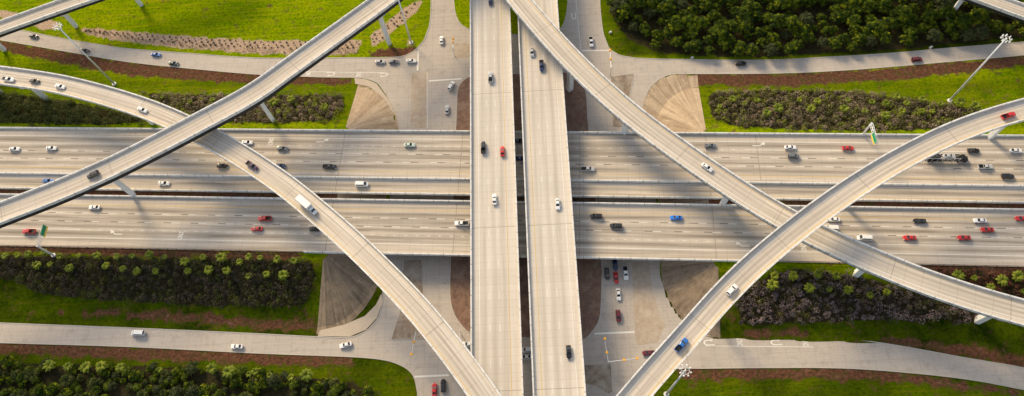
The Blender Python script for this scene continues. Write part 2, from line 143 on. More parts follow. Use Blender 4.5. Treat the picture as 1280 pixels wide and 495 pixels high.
CARS = [(-246.34, 228.76, 0.05, -0.288, 'sedan', 'black', 'dark sedan on the north frontage road nearest the left picture edge'),
 (-217.56, 217.83, 0.05, -0.261, 'sedan', 'black', 'dark sedan on the north frontage road passing behind the tall light mast'),
 (-181.05, 212.79, 0.05, -0.161, 'sedan', 'blue', 'bright blue sedan on the north frontage road below the planted mulch bed'),
 (-171.26, 206.89, 0.05, -0.161, 'sedan', 'darkgreen', 'dark green sedan trailing just below the blue sedan on the north frontage road'),
 (-71.27, 200.73, 0.05, -0.064, 'sedan', 'silver', 'silver sedan last of three queueing at the north-west stop line'),
 (-64.82, 200.27, 0.05, -0.064, 'sedan', 'grey', 'grey sedan in the middle of three queueing at the north-west stop line'), (-56.52, 200.14, 0.05, -0.064, 'sedan', 'white', 'pale sedan first of three at the north-west stop line'),
 (-42.4, 211.24, 0.05, 1.571, 'sedan', 'white', 'white sedan driving away up the cross street at the top'), (-37.54, 184.77, 0.05, 1.152, 'suv', 'white', 'white car angled across the stop line beneath the north junction'),
 (-39.23, 172.0, 0.05, 1.571, 'sedan', 'silver', 'silver car on the cross street just above the freeway edge'), (27.8, 205.02, 0.05, -1.571, 'pickup', 'white', 'white pickup with dark bed waiting at the north-east stop line'),
 (93.82, 188.01, 0.05, -0.077, 'suv', 'black', 'black SUV on the frontage road below the wood'), (170.7, 184.75, 0.05, 0.039, 'suv', 'maroon', 'dark maroon car on the frontage road below the wood toward the right'),
 (-233.96, 188.74, 18.45, -0.234, 'pickup', 'white', 'white pickup on the curved west ramp nearest the left edge'),
 (-221.07, 186.78, 18.89, -0.252, 'sedan', 'black', 'black sedan between two white vehicles on the curved west ramp'),
 (-207.99, 182.6, 19.32, -0.299, 'sedan', 'white', 'white sedan ahead of a black sedan on the curved west ramp'),
 (-166.7, 166.77, 20.94, -0.432, 'sedan', 'white', 'lone white sedan on the curved west ramp just before the straight ramp crosses above'),
 (-114.07, 135.38, 22.96, -0.633, 'pickup', 'purple', 'dark purple pickup on the descending ramp behind the white box truck'),
 (-88.99, 115.39, 24.23, -0.73, 'boxtruck', 'white', 'white box truck on the ramp above the west freeway'), (-230.83, 159.44, 7.0, -0.072, 'sedan', 'white', 'white sedan on the upper freeway nearest the left edge'),
 (-213.89, 158.82, 7.0, -0.072, 'sedan', 'white', 'second white sedan from the left edge on the upper freeway'),
 (-210.89, 142.36, 7.0, -0.072, 'sedan', 'blue', 'blue sedan in the separated single lane beside the straight west ramp'),
 (-158.99, 138.23, 7.0, -0.072, 'sedan', 'white', 'white sedan in the separated single lane near the ramp pier'),
 (-134.79, 145.31, 7.0, -0.072, 'sedan', 'black', 'black sedan in the inner lane between the two crossing west ramps'),
 (-125.51, 156.23, 7.0, -0.072, 'sedan', 'white', 'white sedan on the upper freeway just right of where the west ramps cross'),
 (-109.51, 152.25, 7.0, -0.072, 'sedan', 'grey', 'dark grey sedan in the outer lanes left of the black pickup'), (-109.55, 143.82, 7.0, -0.072, 'sedan', 'darkblue', 'dark sedan partly behind the ramp edge on the upper freeway'),
 (-87.95, 142.08, 7.0, -0.072, 'pickup', 'black', 'black pickup in the inner lane of the upper freeway'), (-73.58, 132.79, 7.0, -0.072, 'van', 'white', 'white van in the separated single lane before the overpass'),
 (-54.14, 150.65, 7.0, -0.072, 'sedan', 'palegreen', 'white and green sedan in the outer lane on the freeway overpass'),
 (20.7, 134.55, 7.0, -0.072, 'pickup', 'silver', 'silver pickup on the upper freeway just right of the double bridges'),
 (-7.6, 149.76, 7.0, -0.072, 'sedan', 'black', 'dark sedan seen in the gap between the double bridges near the upper edge'),
 (-6.87, 141.18, 7.0, -0.072, 'sedan', 'darkblue', 'dark blue sedan seen in the gap between the double bridges lower down'),
 (72.0, 142.54, 7.0, -0.072, 'sedan', 'grey', 'blue-grey sedan on the upper freeway beside the east slope paving'), (104.21, 139.8, 7.0, -0.072, 'sedan', 'white', 'white sedan alongside a grey SUV on the upper east freeway'),
 (104.6, 135.55, 7.0, -0.072, 'suv', 'grey', 'grey SUV alongside a white sedan on the upper east freeway'), (127.1, 138.03, 7.0, -0.072, 'sedan', 'red', 'red sedan alone on the upper east freeway left of the green sign'),
 (176.01, 133.93, 7.0, -0.072, 'sedan', 'black', 'black sedan ahead of the car hauler in the outer lane'), (192.36, 132.94, 7.0, -0.072, 'sedan', 'white', 'white sedan at the right picture edge on the upper freeway'),
 (178.26, 126.38, 7.0, -0.072, 'pickup', 'silver', 'silver pickup right of the car hauler on the upper freeway'), (185.4, 121.64, 7.0, -0.072, 'suv', 'black', 'black SUV in the inner lane at the right edge of the upper freeway'),
 (164.13, 130.74, 7.0, -0.072, 'hauler', 'silver', 'car hauler truck with stacked cars half under the curved east ramp'), (-175.08, 131.93, 28.72, -2.671, 'suv', 'black', 'black car alone on the straight west ramp'),
 (-187.04, 128.49, 7.0, 3.07, 'sedan', 'white', 'white sedan alone on the lower west freeway'), (-212.64, 118.8, 7.0, 3.07, 'pickup', 'red', 'red pickup on the lower freeway left of the green sign'),
 (-112.91, 119.28, 7.0, 3.07, 'pickup', 'red', 'red pickup on the lower freeway above the red sedan'), (-115.72, 114.85, 7.0, 3.07, 'sedan', 'red', 'red sedan on the lower freeway below the red pickup'),
 (-91.76, 113.59, 7.0, 3.07, 'sedan', 'black', 'black sedan touching the ramp edge on the lower freeway'), (-31.66, 112.81, 7.0, 3.07, 'pickup', 'white', 'white pickup with dark bed emerging left of the double bridges'),
 (22.26, 113.08, 7.0, 3.07, 'suv', 'black', 'black SUV on the lower overpass right of the double bridges'), (29.79, 108.5, 7.0, 3.07, 'suv', 'dark', 'dark SUV with pale windscreen behind the black SUV on the lower overpass'),
 (53.69, 110.76, 7.0, 3.07, 'sedan', 'brightblue', 'bright blue sedan on the lower freeway overpass'), (114.24, 106.82, 7.0, 3.07, 'sedan', 'white', 'white sedan beside the crossing of the two east ramps'),
 (112.35, 103.03, 7.0, 3.07, 'van', 'white', 'white van half hidden behind the east ramp parapet'), (124.01, 98.4, 7.0, 3.07, 'van', 'white', 'white van in full view on the lower east freeway'),
 (146.45, 104.42, 7.0, 3.07, 'sedan', 'black', 'black sedan on the inner lane of the lower east freeway'),
 (168.94, 103.38, 7.0, 3.07, 'sedan', 'white', 'white sedan in the inner lane of the lower east freeway above the red cars'),
 (140.83, 97.68, 7.0, 3.07, 'sedan', 'red', 'leftmost red sedan in the outer lane of the lower east freeway'), (160.87, 96.64, 7.0, 3.07, 'sedan', 'red', 'red sedan in the outer lane of the lower freeway below another red sedan'),
 (170.4, 99.46, 7.0, 3.07, 'sedan', 'red', 'red sedan in the middle lane directly below the white sedan'), (184.55, 103.39, 7.0, 3.07, 'sedan', 'red', 'red sedan cut off by the right picture edge on the lower freeway'),
 (-18.45, 177.97, 14.5, 1.571, 'pickup', 'silver', 'silver pickup with dark bed high up on the left bridge'), (-17.84, 220.4, 14.5, 1.571, 'sedan', 'darkblue', 'blue car at the very top of the left bridge'),
 (-21.92, 143.11, 14.5, 1.571, 'pickup', 'black', 'black pickup on the left bridge beside a red sedan'), (-14.08, 140.83, 14.5, 1.571, 'sedan', 'red', 'red sedan on the left bridge beside a black pickup'),
 (-17.73, 119.23, 14.5, 1.571, 'sedan', 'white', 'white sedan halfway along the left bridge'), (0.05, 190.02, 14.5, -1.571, 'sedan', 'silver', 'silver sedan on the right bridge just below the crossing ramp'),
 (3.91, 182.32, 14.5, -1.571, 'pickup', 'darkblue', 'dark blue pickup on the right bridge below the crossing ramp'), (7.07, 115.76, 14.5, -1.571, 'sedan', 'white', 'white sedan halfway along the right bridge'),
 (7.75, 57.48, 14.5, -1.571, 'sedan', 'black', 'black sedan near the bottom of the right bridge'), (179.76, 137.78, 26.73, 0.279, 'pickup', 'red', 'red pickup at the far end of the curved east ramp'),
 (64.02, 72.68, 30.61, 0.727, 'suv', 'white', 'white SUV on the curved east ramp above the dark shrubs'), (44.61, 54.61, 30.27, 0.76, 'pickup', 'blue', 'blue pickup on the curved east ramp near the bottom'),
 (65.26, 125.0, 21.43, -0.754, 'sedan', 'white', 'white sedan on the long diagonal east ramp'), (-160.86, 75.39, 0.05, 3.054, 'van', 'white', 'white van on the south frontage road'),
 (-120.12, 68.36, 0.05, 3.049, 'sedan', 'white', 'white sedan on the south frontage road between the van and the junction'),
 (-77.28, 67.18, 0.05, 3.351, 'sedan', 'white', 'white sedan on the south frontage road leaving the junction'),
 (-29.91, 65.49, 0.05, 3.142, 'sedan', 'white', 'white sedan peeking out beside the left bridge at the south junction'), (-8.12, 59.71, 0.05, 3.142, 'sedan', 'white', 'white sedan in the gap between the bridges, lower of two'),
 (-6.8, 62.3, 0.05, 3.142, 'van', 'white', 'white van in the gap between the bridges, upper of two'), (37.98, 59.31, 0.05, 3.142, 'sedan', 'maroon', 'dark red car mostly hidden beneath the curved east ramp'),
 (-42.47, 48.92, 0.05, 1.571, 'sedan', 'red', 'red sedan waiting at the bottom stop line beside a black car'), (-39.18, 50.23, 0.05, 1.571, 'suv', 'black', 'black SUV waiting at the bottom stop line beside a red sedan'),
 (25.25, 91.12, 0.05, -1.571, 'suv', 'black', 'black SUV in the queue in the shade under the overpass edge'), (28.74, 94.69, 0.05, -1.571, 'sedan', 'darkblue', 'dark blue sedan at the back of the queue under the overpass edge'),
 (28.56, 89.35, 0.05, -1.571, 'sedan', 'red', 'red sedan in the middle lane of the southbound queue'), (32.47, 91.1, 0.05, -1.571, 'pickup', 'white', 'white pickup in the right lane of the southbound queue'),
 (28.85, 82.46, 0.05, -1.571, 'sedan', 'white', 'white sedan second from the stop line in the southbound queue'), (28.02, 73.83, 0.05, -1.571, 'suv', 'maroon', 'dark red SUV nearest the stop line in the southbound queue')]
# ---------------------------------------------------------------- helpers
def link(o): COL.objects.link(o); return o
def tag(o, label=None, cat=None, group=None, kind=None):
    for k, v in (('label', label), ('category', cat), ('group', group), ('kind', kind)):
        if v: o[k] = v
    return o
def empty(name, loc=(0, 0, 0), rz=0):
    o = bpy.data.objects.new(name, None); o.location = loc; o.rotation_euler = (0, 0, rz); o.empty_display_size = 1; return link(o)
class MB:
    """collects faces; build() links them as one mesh object"""
    def __init__(s): s.v = []; s.f = []; s.uv = []
    def quad(s, *p, uv=None):
        n = len(s.v); s.v += [tuple(map(float, q)) for q in p]; s.f.append(tuple(range(n, n+len(p)))); s.uv.append(uv or [(q[0], q[1]) for q in p])
    def box(s, c, d, M=None):
        x, y, z = (q/2 for q in d); n = len(s.v)
        for a in ((-x,-y,-z),(x,-y,-z),(x,y,-z),(-x,y,-z),(-x,-y,z),(x,-y,z),(x,y,z),(-x,y,z)):
            p = Vector(a)
            if M: p = M @ p
            s.v.append((p.x+c[0], p.y+c[1], p.z+c[2]))
        for f in ((3,2,1,0),(4,5,6,7),(0,1,5,4),(1,2,6,5),(2,3,7,6),(3,0,4,7)):
            s.f.append(tuple(n+i for i in f)); s.uv.append([(s.v[n+i][0], s.v[n+i][1]) for i in f])
    def tube(s, p0, p1, r0, r1=None, n=8, cap=True):
        r1 = r0 if r1 is None else r1; p0 = Vector(p0); p1 = Vector(p1); d = (p1-p0).normalized()
        a = d.orthogonal().normalized(); b = d.cross(a); k = len(s.v)
        for p, r in ((p0, r0), (p1, r1)):
            for i in range(n):
                q = p+(a*math.cos(2*math.pi*i/n)+b*math.sin(2*math.pi*i/n))*r; s.v.append(tuple(q))
        for i in range(n):
            j = (i+1) % n; s.f.append((k+i, k+j, k+n+j, k+n+i)); s.uv.append([(0, 0)]*4)
        if cap:
            s.f.append(tuple(k+i for i in reversed(range(n)))); s.uv.append([(0, 0)]*n)
            s.f.append(tuple(k+n+i for i in range(n))); s.uv.append([(0, 0)]*n)
    def mesh(s, name, mat=None, smooth=False):
        m = bpy.data.meshes.new(name); m.from_pydata(s.v, [], s.f); 
        u = m.uv_layers.new(name='UVMap'); u.data.foreach_set('uv', np.array([c for f in s.uv for c in f], float).ravel())
        if mat: m.materials.append(mat)
        if smooth: m.polygons.foreach_set('use_smooth', [True]*len(m.polygons))
        m.update(); return m
    def build(s, name, mat, parent=None, loc=None, smooth=False):
        o = bpy.data.objects.new(name, s.mesh(name, mat, smooth)); link(o); attach(o, parent)
        if loc: o.location = loc
        return o
def attach(o, parent):
    """child whose mesh is in world metres: undo the root's offset (roots of such things are not rotated)"""
    if parent:
        o.parent = parent; p = parent; off = Vector((0, 0, 0))
        while p: off += Vector(p.location); p = p.parent
        o.location = -off
    return o
def np_mesh(name, V, F, mat, col=None, smooth=False):
    m = bpy.data.meshes.new(name); nf, k = F.shape
    m.vertices.add(len(V)); m.vertices.foreach_set('co', np.ascontiguousarray(V, dtype=np.float32).ravel())
    m.loops.add(nf*k); m.loops.foreach_set('vertex_index', np.ascontiguousarray(F, dtype=np.int32).ravel())
    m.polygons.add(nf); m.polygons.foreach_set('loop_start', np.arange(0, nf*k, k, dtype=np.int32)); m.polygons.foreach_set('loop_total', np.full(nf, k, dtype=np.int32))
    if smooth: m.polygons.foreach_set('use_smooth', np.ones(nf, dtype=bool))
    if col is not None:
        a = m.color_attributes.new('Col', 'FLOAT_COLOR', 'POINT'); a.data.foreach_set('color', np.ascontiguousarray(col, dtype=np.float32).ravel())
    m.materials.append(mat); m.update(); m.validate(); return m
def sweep(mb, c, q, prof, closed=True, cap=True, vt=True):
    """run a (t, z) profile along a sampled path"""
    t = tangents(c); n = np.c_[-t[:, 1], t[:, 0]]; k = len(prof); b = len(mb.v)
    for i in range(len(c)):
        for (a, z) in prof: mb.v.append((c[i, 0]+n[i, 0]*a, c[i, 1]+n[i, 1]*a, c[i, 2]+z))
    m = k if closed else k-1
    for i in range(len(c)-1):
        for j in range(m):
            j2 = (j+1) % k
            mb.f.append((b+i*k+j, b+i*k+j2, b+(i+1)*k+j2, b+(i+1)*k+j)); mb.uv.append([(q[i], prof[j][0]), (q[i], prof[j2][0]), (q[i+1], prof[j2][0]), (q[i+1], prof[j][0])])
    if closed and cap:
        mb.f.append(tuple(b+j for j in reversed(range(k)))); mb.uv.append([(0, 0)]*k)
        e = b+(len(c)-1)*k; mb.f.append(tuple(e+j for j in range(k))); mb.uv.append([(0, 0)]*k)
def rect(a, b, z0, z1): return [(a, z0), (a, z1), (b, z1), (b, z0)] if a > b else [(b, z0), (b, z1), (a, z1), (a, z0)]
def inside(poly, x, y):
    x = np.asarray(x); y = np.asarray(y); r = np.zeros(x.shape, bool); n = len(poly)
    for i in range(n):
        (x0, y0), (x1, y1) = poly[i], poly[i-1]
        if y0 == y1: continue
        r ^= ((y0 > y) != (y1 > y)) & (x < (x1-x0)*(y-y0)/(y1-y0)+x0)
    return r
def scatter(poly, d, jit=0.45, mask=None):
    p = np.array(poly); x0, y0 = p.min(0); x1, y1 = p.max(0)
    gx, gy = np.meshgrid(np.arange(x0, x1, d), np.arange(y0, y1, d*0.87)); gx = gx + (np.arange(gx.shape[0]) % 2)[:, None]*d/2
    gx = gx+rng.uniform(-jit, jit, gx.shape)*d; gy = gy+rng.uniform(-jit, jit, gy.shape)*d
    k = inside(poly, gx, gy); return np.c_[gx[k], gy[k]]
# ---------------------------------------------------------------- materials (all procedural)
class NT:
    def __init__(s, name):
        s.m = bpy.data.materials.new(name); s.m.use_nodes = True; s.t = s.m.node_tree; s.b = s.t.nodes['Principled BSDF']
    def n(s, typ, **k):
        o = s.t.nodes.new('ShaderNode'+typ)
        for a, v in k.items(): setattr(o, a, v)
        return o
    def l(s, a, b): s.t.links.new(a, b)
    def put(s, sock, v):
        if hasattr(v, 'links'): s.l(v, sock)
        else: sock.default_value = v
    def math(s, op, a, b=0.0, clamp=False):
        o = s.n('Math', operation=op, use_clamp=clamp); s.put(o.inputs[0], a); s.put(o.inputs[1], b); return o.outputs[0]
    def mix(s, f, a, b, mode='MIX'):
        o = s.n('Mix', data_type='RGBA', blend_type=mode); s.put(o.inputs[0], f); s.put(o.inputs[6], rgba(a)); s.put(o.inputs[7], rgba(b)); return o.outputs[2]
    def noise(s, vec, scale, detail=3.0, rough=0.55):
        o = s.n('TexNoise'); s.put(o.inputs['Vector'], vec); o.inputs['Scale'].default_value = scale; o.inputs['Detail'].default_value = detail; o.inputs['Roughness'].default_value = rough; return o.outputs['Fac']
    def ramp(s, fac, a, b, lo=0.0, hi=1.0):
        o = s.n('MapRange'); s.put(o.inputs[0], fac); o.inputs[1].default_value = a; o.inputs[2].default_value = b; o.inputs[3].default_value = lo; o.inputs[4].default_value = hi; return o.outputs[0]
    def vmul(s, vec, k):
        o = s.n('VectorMath', operation='MULTIPLY'); s.put(o.inputs[0], vec); o.inputs[1].default_value = k; return o.outputs[0]
    def pos(s): return s.n('NewGeometry').outputs['Position']
    def uv(s): return s.n('UVMap', uv_map='UVMap').outputs[0]
    def bump(s, h, strength, dist=0.1):
        o = s.n('Bump'); o.inputs['Strength'].default_value = strength; o.inputs['Distance'].default_value = dist; s.l(h, o.inputs['Height']); s.l(o.outputs[0], s.b.inputs['Normal'])
    def out(s, col, rough=0.9, metal=0.0, spec=0.3):
        s.put(s.b.inputs['Base Color'], rgba(col)); s.put(s.b.inputs['Roughness'], rough); s.b.inputs['Metallic'].default_value = metal; s.b.inputs['Specular IOR Level'].default_value = spec; return s.m
def rgba(c): return (c[0], c[1], c[2], 1.0) if isinstance(c, (tuple, list)) and len(c) == 3 else c
def scl(c, k): return tuple(x*k for x in c)
def slab_mat(name, base, streak, joint=4.6, dark=0.62, stain=0.25, tracks=(), tw=1.15, tk=0.5):
    """jointed concrete; uv = (metres along, metres across)"""
    s = NT(name); uv = s.uv(); p = s.pos()
    st = s.noise(s.vmul(uv, (0.012, 0.62, 1)), 1.0, 4.0, 0.6); st2 = s.noise(s.vmul(uv, (0.05, 2.2, 1)), 1.0, 3.0)
    c = s.mix(s.ramp(st, 0.46, 0.70, 0, streak), base, scl((base[0], base[1]*.97, base[2]*.92), dark))
    c = s.mix(s.ramp(st2, 0.5, 0.75, 0, streak*0.6), c, scl(base, dark*0.9))
    c = s.mix(s.ramp(s.noise(p, 0.05, 4.0), 0.4, 0.68, 0, stain), c, scl(base, 0.72))
    c = s.mix(s.ramp(s.noise(p, 0.9, 4.0, 0.7), 0.45, 0.8, 0, 0.25), c, scl(base, 0.7))
    sep = s.n('SeparateXYZ'); s.l(uv, sep.inputs[0])
    if tracks:                                                   # oil and tyre wear down the middle of each lane
        tot = None
        for v0 in tracks:
            d = s.ramp(s.math('ABSOLUTE', s.math('SUBTRACT', sep.outputs[1], v0)), 0.25, tw, 1.0, 0.0)
            tot = d if tot is None else s.math('MAXIMUM', tot, d)
        wv = s.ramp(s.noise(s.vmul(uv, (0.018, 0.5, 1)), 1.0, 4.0, 0.6), 0.38, 0.60, 0.1, 1.0)
        c = s.mix(s.math('MULTIPLY', s.math('MULTIPLY', tot, wv), tk), c, scl((base[0], base[1]*.96, base[2]*.9), dark*.85))
    # slab to slab tone: each pour between two joints has its own grey
    w = s.n('TexWhiteNoise', noise_dimensions='1D'); s.l(s.math('FLOOR', s.math('DIVIDE', sep.outputs[0], joint*2)), w.inputs['W'])
    c = s.mix(s.math('MULTIPLY', w.outputs['Value'], 0.16), c, scl(base, 0.62))
    for cell, width, k in ((joint, 0.045, 0.32),):
        fr = s.math('FRACT', s.math('DIVIDE', sep.outputs[0], cell))
        c = s.mix(s.math('MULTIPLY', s.math('LESS_THAN', fr, width), k), c, scl(base, 0.45))
    s.bump(s.noise(p, 6.0, 3.0), 0.15, 0.03)
    return s.out(c, 0.92)
def plain(name, base, var=0.25, scale=0.8, rough=0.9, metal=0.0, k=0.7, spec=0.3):
    s = NT(name); p = s.pos()
    c = s.mix(s.ramp(s.noise(p, scale, 4.0, 0.65), 0.35, 0.75, 0, var), base, scl(base, k))
    c = s.mix(s.ramp(s.noise(p, scale*0.12, 3.0), 0.35, 0.7, 0, var), c, scl(base, k))
    return s.out(c, rough, metal, spec)
def ground_bits(s, p):
    """shared grass / soil / mulch colours"""
    n1 = s.noise(p, 0.03, 4.0); n2 = s.noise(p, 0.75, 6.0, 0.75); n3 = s.noise(s.vmul(p, (0.05, 0.75, 1)), 1.0, 5.0, 0.7); n4 = s.noise(p, 0.13, 5.0, 0.6)
    g = s.mix(s.ramp(n1, 0.35, 0.65), GRASS[0], GRASS[1]); g = s.mix(s.ramp(n4, 0.45, 0.7, 0, 0.7), g, GRASS[4]); g = s.mix(s.ramp(n2, 0.46, 0.62, 0, 0.85), g, GRASS[2]); g = s.mix(s.ramp(n3, 0.47, 0.66, 0, 0.75), g, GRASS[3])
    d = s.mix(s.ramp(s.noise(p, 0.8, 6.0, 0.75), 0.38, 0.62), (0.185, 0.082, 0.048), (0.058, 0.032, 0.020)); d = s.mix(s.ramp(s.noise(p, 0.2, 5.0, 0.7), 0.5, 0.68, 0, 0.75), d, (0.075, 0.075, 0.018)); d = s.mix(s.ramp(s.noise(p, 0.35, 5.0, 0.7), 0.58, 0.72, 0, 0.7), d, (0.26, 0.18, 0.12))
    m = s.mix(s.ramp(s.noise(p, 1.0, 5.0, 0.75), 0.42, 0.70), (0.52, 0.385, 0.27), (0.29, 0.185, 0.13))
    return g, d, m
GRASS = [(0.160, 0.250, 0.001), (0.255, 0.325, 0.001), (0.050, 0.108, 0.001), (0.31, 0.31, 0.006), (0.082, 0.175, 0.001)]
def terrain_mat():
    s = NT('grass_and_soil'); p = s.pos(); g, d, m = ground_bits(s, p)
    at = s.n('VertexColor', layer_name='Col'); sep = s.n('SeparateColor'); s.l(at.outputs[0], sep.inputs[0])
    e = s.math('MULTIPLY', s.math('SUBTRACT', s.noise(p, 0.22, 6.0, 0.75), 0.5), 2.6)
    e2 = s.math('MULTIPLY', s.math('SUBTRACT', s.noise(p, 0.4, 6.0, 0.75), 0.5), 1.9)
    fd = s.ramp(s.math('ADD', sep.outputs[0], e), 0.15, 0.5); fm = s.ramp(s.math('ADD', sep.outputs[1], e2), 0.4, 0.6)
    fb = s.ramp(s.math('ADD', sep.outputs[2], e2), 0.4, 0.6)
    g = s.mix(s.math('MULTIPLY', at.outputs['Alpha'], s.ramp(s.noise(p, 0.06, 5.0, 0.65), 0.32, 0.62, 0.62, 1.0)), g, s.mix(s.ramp(s.noise(p, 0.8, 5.0, 0.7), 0.35, 0.7), (0.009, 0.021, 0.002), (0.044, 0.068, 0.003)))  # alpha darkens the verge grass, painting in vignette and shade
    c = s.mix(fd, g, d); c = s.mix(fm, c, m); c = s.mix(fb, c, s.mix(s.ramp(s.noise(p, 0.7, 5.0, 0.7), 0.4, 0.65), (0.050, 0.042, 0.020), (0.022, 0.020, 0.010)))  # dark bed soil, deepened to paint shade between the shrub clumps
    s.bump(s.noise(p, 1.3, 6.0, 0.8), 1.0, 0.5)
    return s.out(c, 1.0, 0, 0.0)
def leaf_mat(name, a, b, c=None):
    """colour varies leaf clump by leaf clump (attribute) and thing by thing"""
    s = NT(name); at = s.n('VertexColor', layer_name='Col'); sep = s.n('SeparateColor'); s.l(at.outputs[0], sep.inputs[0])
    oi = s.n('ObjectInfo').outputs['Random']
    col = s.mix(sep.outputs[0], a, b)
    if c: col = s.mix(s.ramp(sep.outputs[1], 0.72, 0.86), col, c)
    col = s.mix(s.math('MULTIPLY', oi, 0.42), col, scl(a, 1.1))
    tr = s.n('BsdfTranslucent'); s.put(tr.inputs[0], col); mx = s.n('MixShader'); mx.inputs[0].default_value = 0.25
    s.out(col, 0.7, 0, 0.2); o = s.t.nodes['Material Output']; s.l(s.b.outputs[0], mx.inputs[1]); s.l(tr.outputs[0], mx.inputs[2]); s.l(mx.outputs[0], o.inputs[0])
    return s.m
CONC = (0.60, 0.525, 0.43)
M = dict(
 freeway=slab_mat('freeway_concrete', (0.60, 0.53, 0.445), 1.0, 4.6, 0.42, 0.45, (17.4, 13.6, 9.7, 5.6, -3.4, -16.2, -20, -23.7, -27.4), 1.35, 0.9), bridge=slab_mat('bridge_deck_concrete', (0.66, 0.60, 0.52), 0.5, 3.0, 0.68, 0.22, (4.1, .45, -3.3), 1.4, 0.6),
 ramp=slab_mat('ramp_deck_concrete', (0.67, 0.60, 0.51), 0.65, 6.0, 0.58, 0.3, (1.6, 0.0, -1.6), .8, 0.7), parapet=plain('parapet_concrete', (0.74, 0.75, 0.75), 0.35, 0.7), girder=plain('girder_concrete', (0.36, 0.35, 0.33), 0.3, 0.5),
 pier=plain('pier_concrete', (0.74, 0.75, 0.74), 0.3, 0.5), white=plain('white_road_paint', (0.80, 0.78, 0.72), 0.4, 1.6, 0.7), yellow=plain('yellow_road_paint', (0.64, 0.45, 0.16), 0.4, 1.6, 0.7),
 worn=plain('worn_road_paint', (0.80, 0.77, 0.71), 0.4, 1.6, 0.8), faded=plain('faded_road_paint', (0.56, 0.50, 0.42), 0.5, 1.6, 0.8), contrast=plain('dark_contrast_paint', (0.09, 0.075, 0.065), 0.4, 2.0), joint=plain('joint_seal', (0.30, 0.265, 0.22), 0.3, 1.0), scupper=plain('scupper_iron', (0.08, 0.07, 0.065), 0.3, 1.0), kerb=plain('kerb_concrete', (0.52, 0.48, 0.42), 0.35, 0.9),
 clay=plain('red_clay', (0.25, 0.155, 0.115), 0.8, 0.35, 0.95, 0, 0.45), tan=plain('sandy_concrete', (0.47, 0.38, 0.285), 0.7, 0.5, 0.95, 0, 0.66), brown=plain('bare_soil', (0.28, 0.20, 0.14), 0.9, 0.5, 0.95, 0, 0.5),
 girder_shadow=plain('shadow_dark_girder', (0.030, 0.028, 0.030), 0.4, 0.7, 0.6), apron=plain('apron_concrete', (0.55, 0.46, 0.36), 0.4, 0.9), steel=plain('galvanised_steel', (0.74, 0.76, 0.78), 0.2, 1.0, 0.45, 0.35), rust=plain('weathered_rail', (0.20, 0.13, 0.10), 0.4, 1.0, 0.6, 0.3),  # near-black girder colour paints the shadow line under the ramp edges
 bark=plain('bark', (0.10, 0.075, 0.055), 0.6, 3.0, 0.95, 0, 0.5), lampglass=plain('lamp_housing', (0.78, 0.79, 0.80), 0.1, 1.0, 0.4), green=plain('sign_green', (0.0, 0.26, 0.12), 0.1, 1.0, 0.5), signyellow=plain('sign_yellow', (0.85, 0.55, 0.02), 0.1, 1.0, 0.5),
 signalyellow=plain('signal_yellow', (0.85, 0.42, 0.03), 0.1, 1.0, 0.5), signback=plain('sign_aluminium', (0.5, 0.5, 0.5), 0.1, 1.0, 0.5, 0.3), tyre=plain('tyre_rubber', (0.018, 0.018, 0.018), 0.3, 5.0, 0.85), rim=plain('alloy_rim', (0.5, 0.5, 0.52), 0.2, 5.0, 0.35, 0.8),
 lens=plain('lamp_lens', (0.8, 0.8, 0.78), 0.1, 5.0, 0.15), tail=plain('tail_lens', (0.35, 0.01, 0.01), 0.1, 5.0, 0.2), trim=plain('black_trim', (0.015, 0.015, 0.016), 0.3, 5.0, 0.6), cabinet=plain('cabinet_paint', (0.6, 0.61, 0.6), 0.2, 2.0, 0.5),
)
def street_mat():
    s = NT('street_concrete'); p = s.pos(); base = (0.50, 0.445, 0.385)
    c = s.mix(s.ramp(s.noise(p, 0.06, 5.0, 0.6), 0.38, 0.68, 0, 0.6), base, (0.41, 0.365, 0.32)); c = s.mix(s.ramp(s.noise(s.vmul(p, (0.03, 0.9, 1)), 1.0, 4.0), 0.45, 0.7, 0, 0.4), c, (0.37, 0.325, 0.285))
    c = s.mix(s.ramp(s.noise(p, 1.4, 4.0, 0.7), 0.45, 0.75, 0, 0.3), c, (0.30, 0.26, 0.22)); s.bump(s.noise(p, 6.0), 0.15, 0.03); sep = s.n('SeparateXYZ'); s.l(p, sep.inputs[0])
    for o_, cell in ((0, 5.2), (1, 4.1)): c = s.mix(s.math('MULTIPLY', s.math('LESS_THAN', s.math('FRACT', s.math('DIVIDE', sep.outputs[o_], cell)), .035), .28), c, (0.20, 0.17, 0.14))
    c = s.mix(s.ramp(s.noise(p, 0.25, 6.0, 0.75), 0.52, 0.70, 0, 0.55), c, (0.27, 0.23, 0.195)); return s.out(c, 0.93)
M['street'] = street_mat()
def parapet_mat():
    s = NT('parapet_concrete'); uv = s.uv(); p = s.pos(); base = (0.72, 0.72, 0.70); sep = s.n('SeparateXYZ'); s.l(uv, sep.inputs[0])
    c = s.mix(s.ramp(s.noise(s.vmul(uv, (.35, .1, 1)), 1.0, 5.0, .7), 0.42, 0.68, 0, 0.6), base, (0.44, 0.41, 0.37)); c = s.mix(s.ramp(s.noise(p, 1.2, 5.0, .75), 0.5, 0.72, 0, .5), c, (0.50, 0.47, 0.42))
    c = s.mix(s.math('MULTIPLY', s.math('LESS_THAN', s.math('FRACT', s.math('DIVIDE', sep.outputs[0], 6.1)), .045), .7), c, (0.2, 0.19, 0.17)); return s.out(c, .9)
M['parapet'] = parapet_mat()
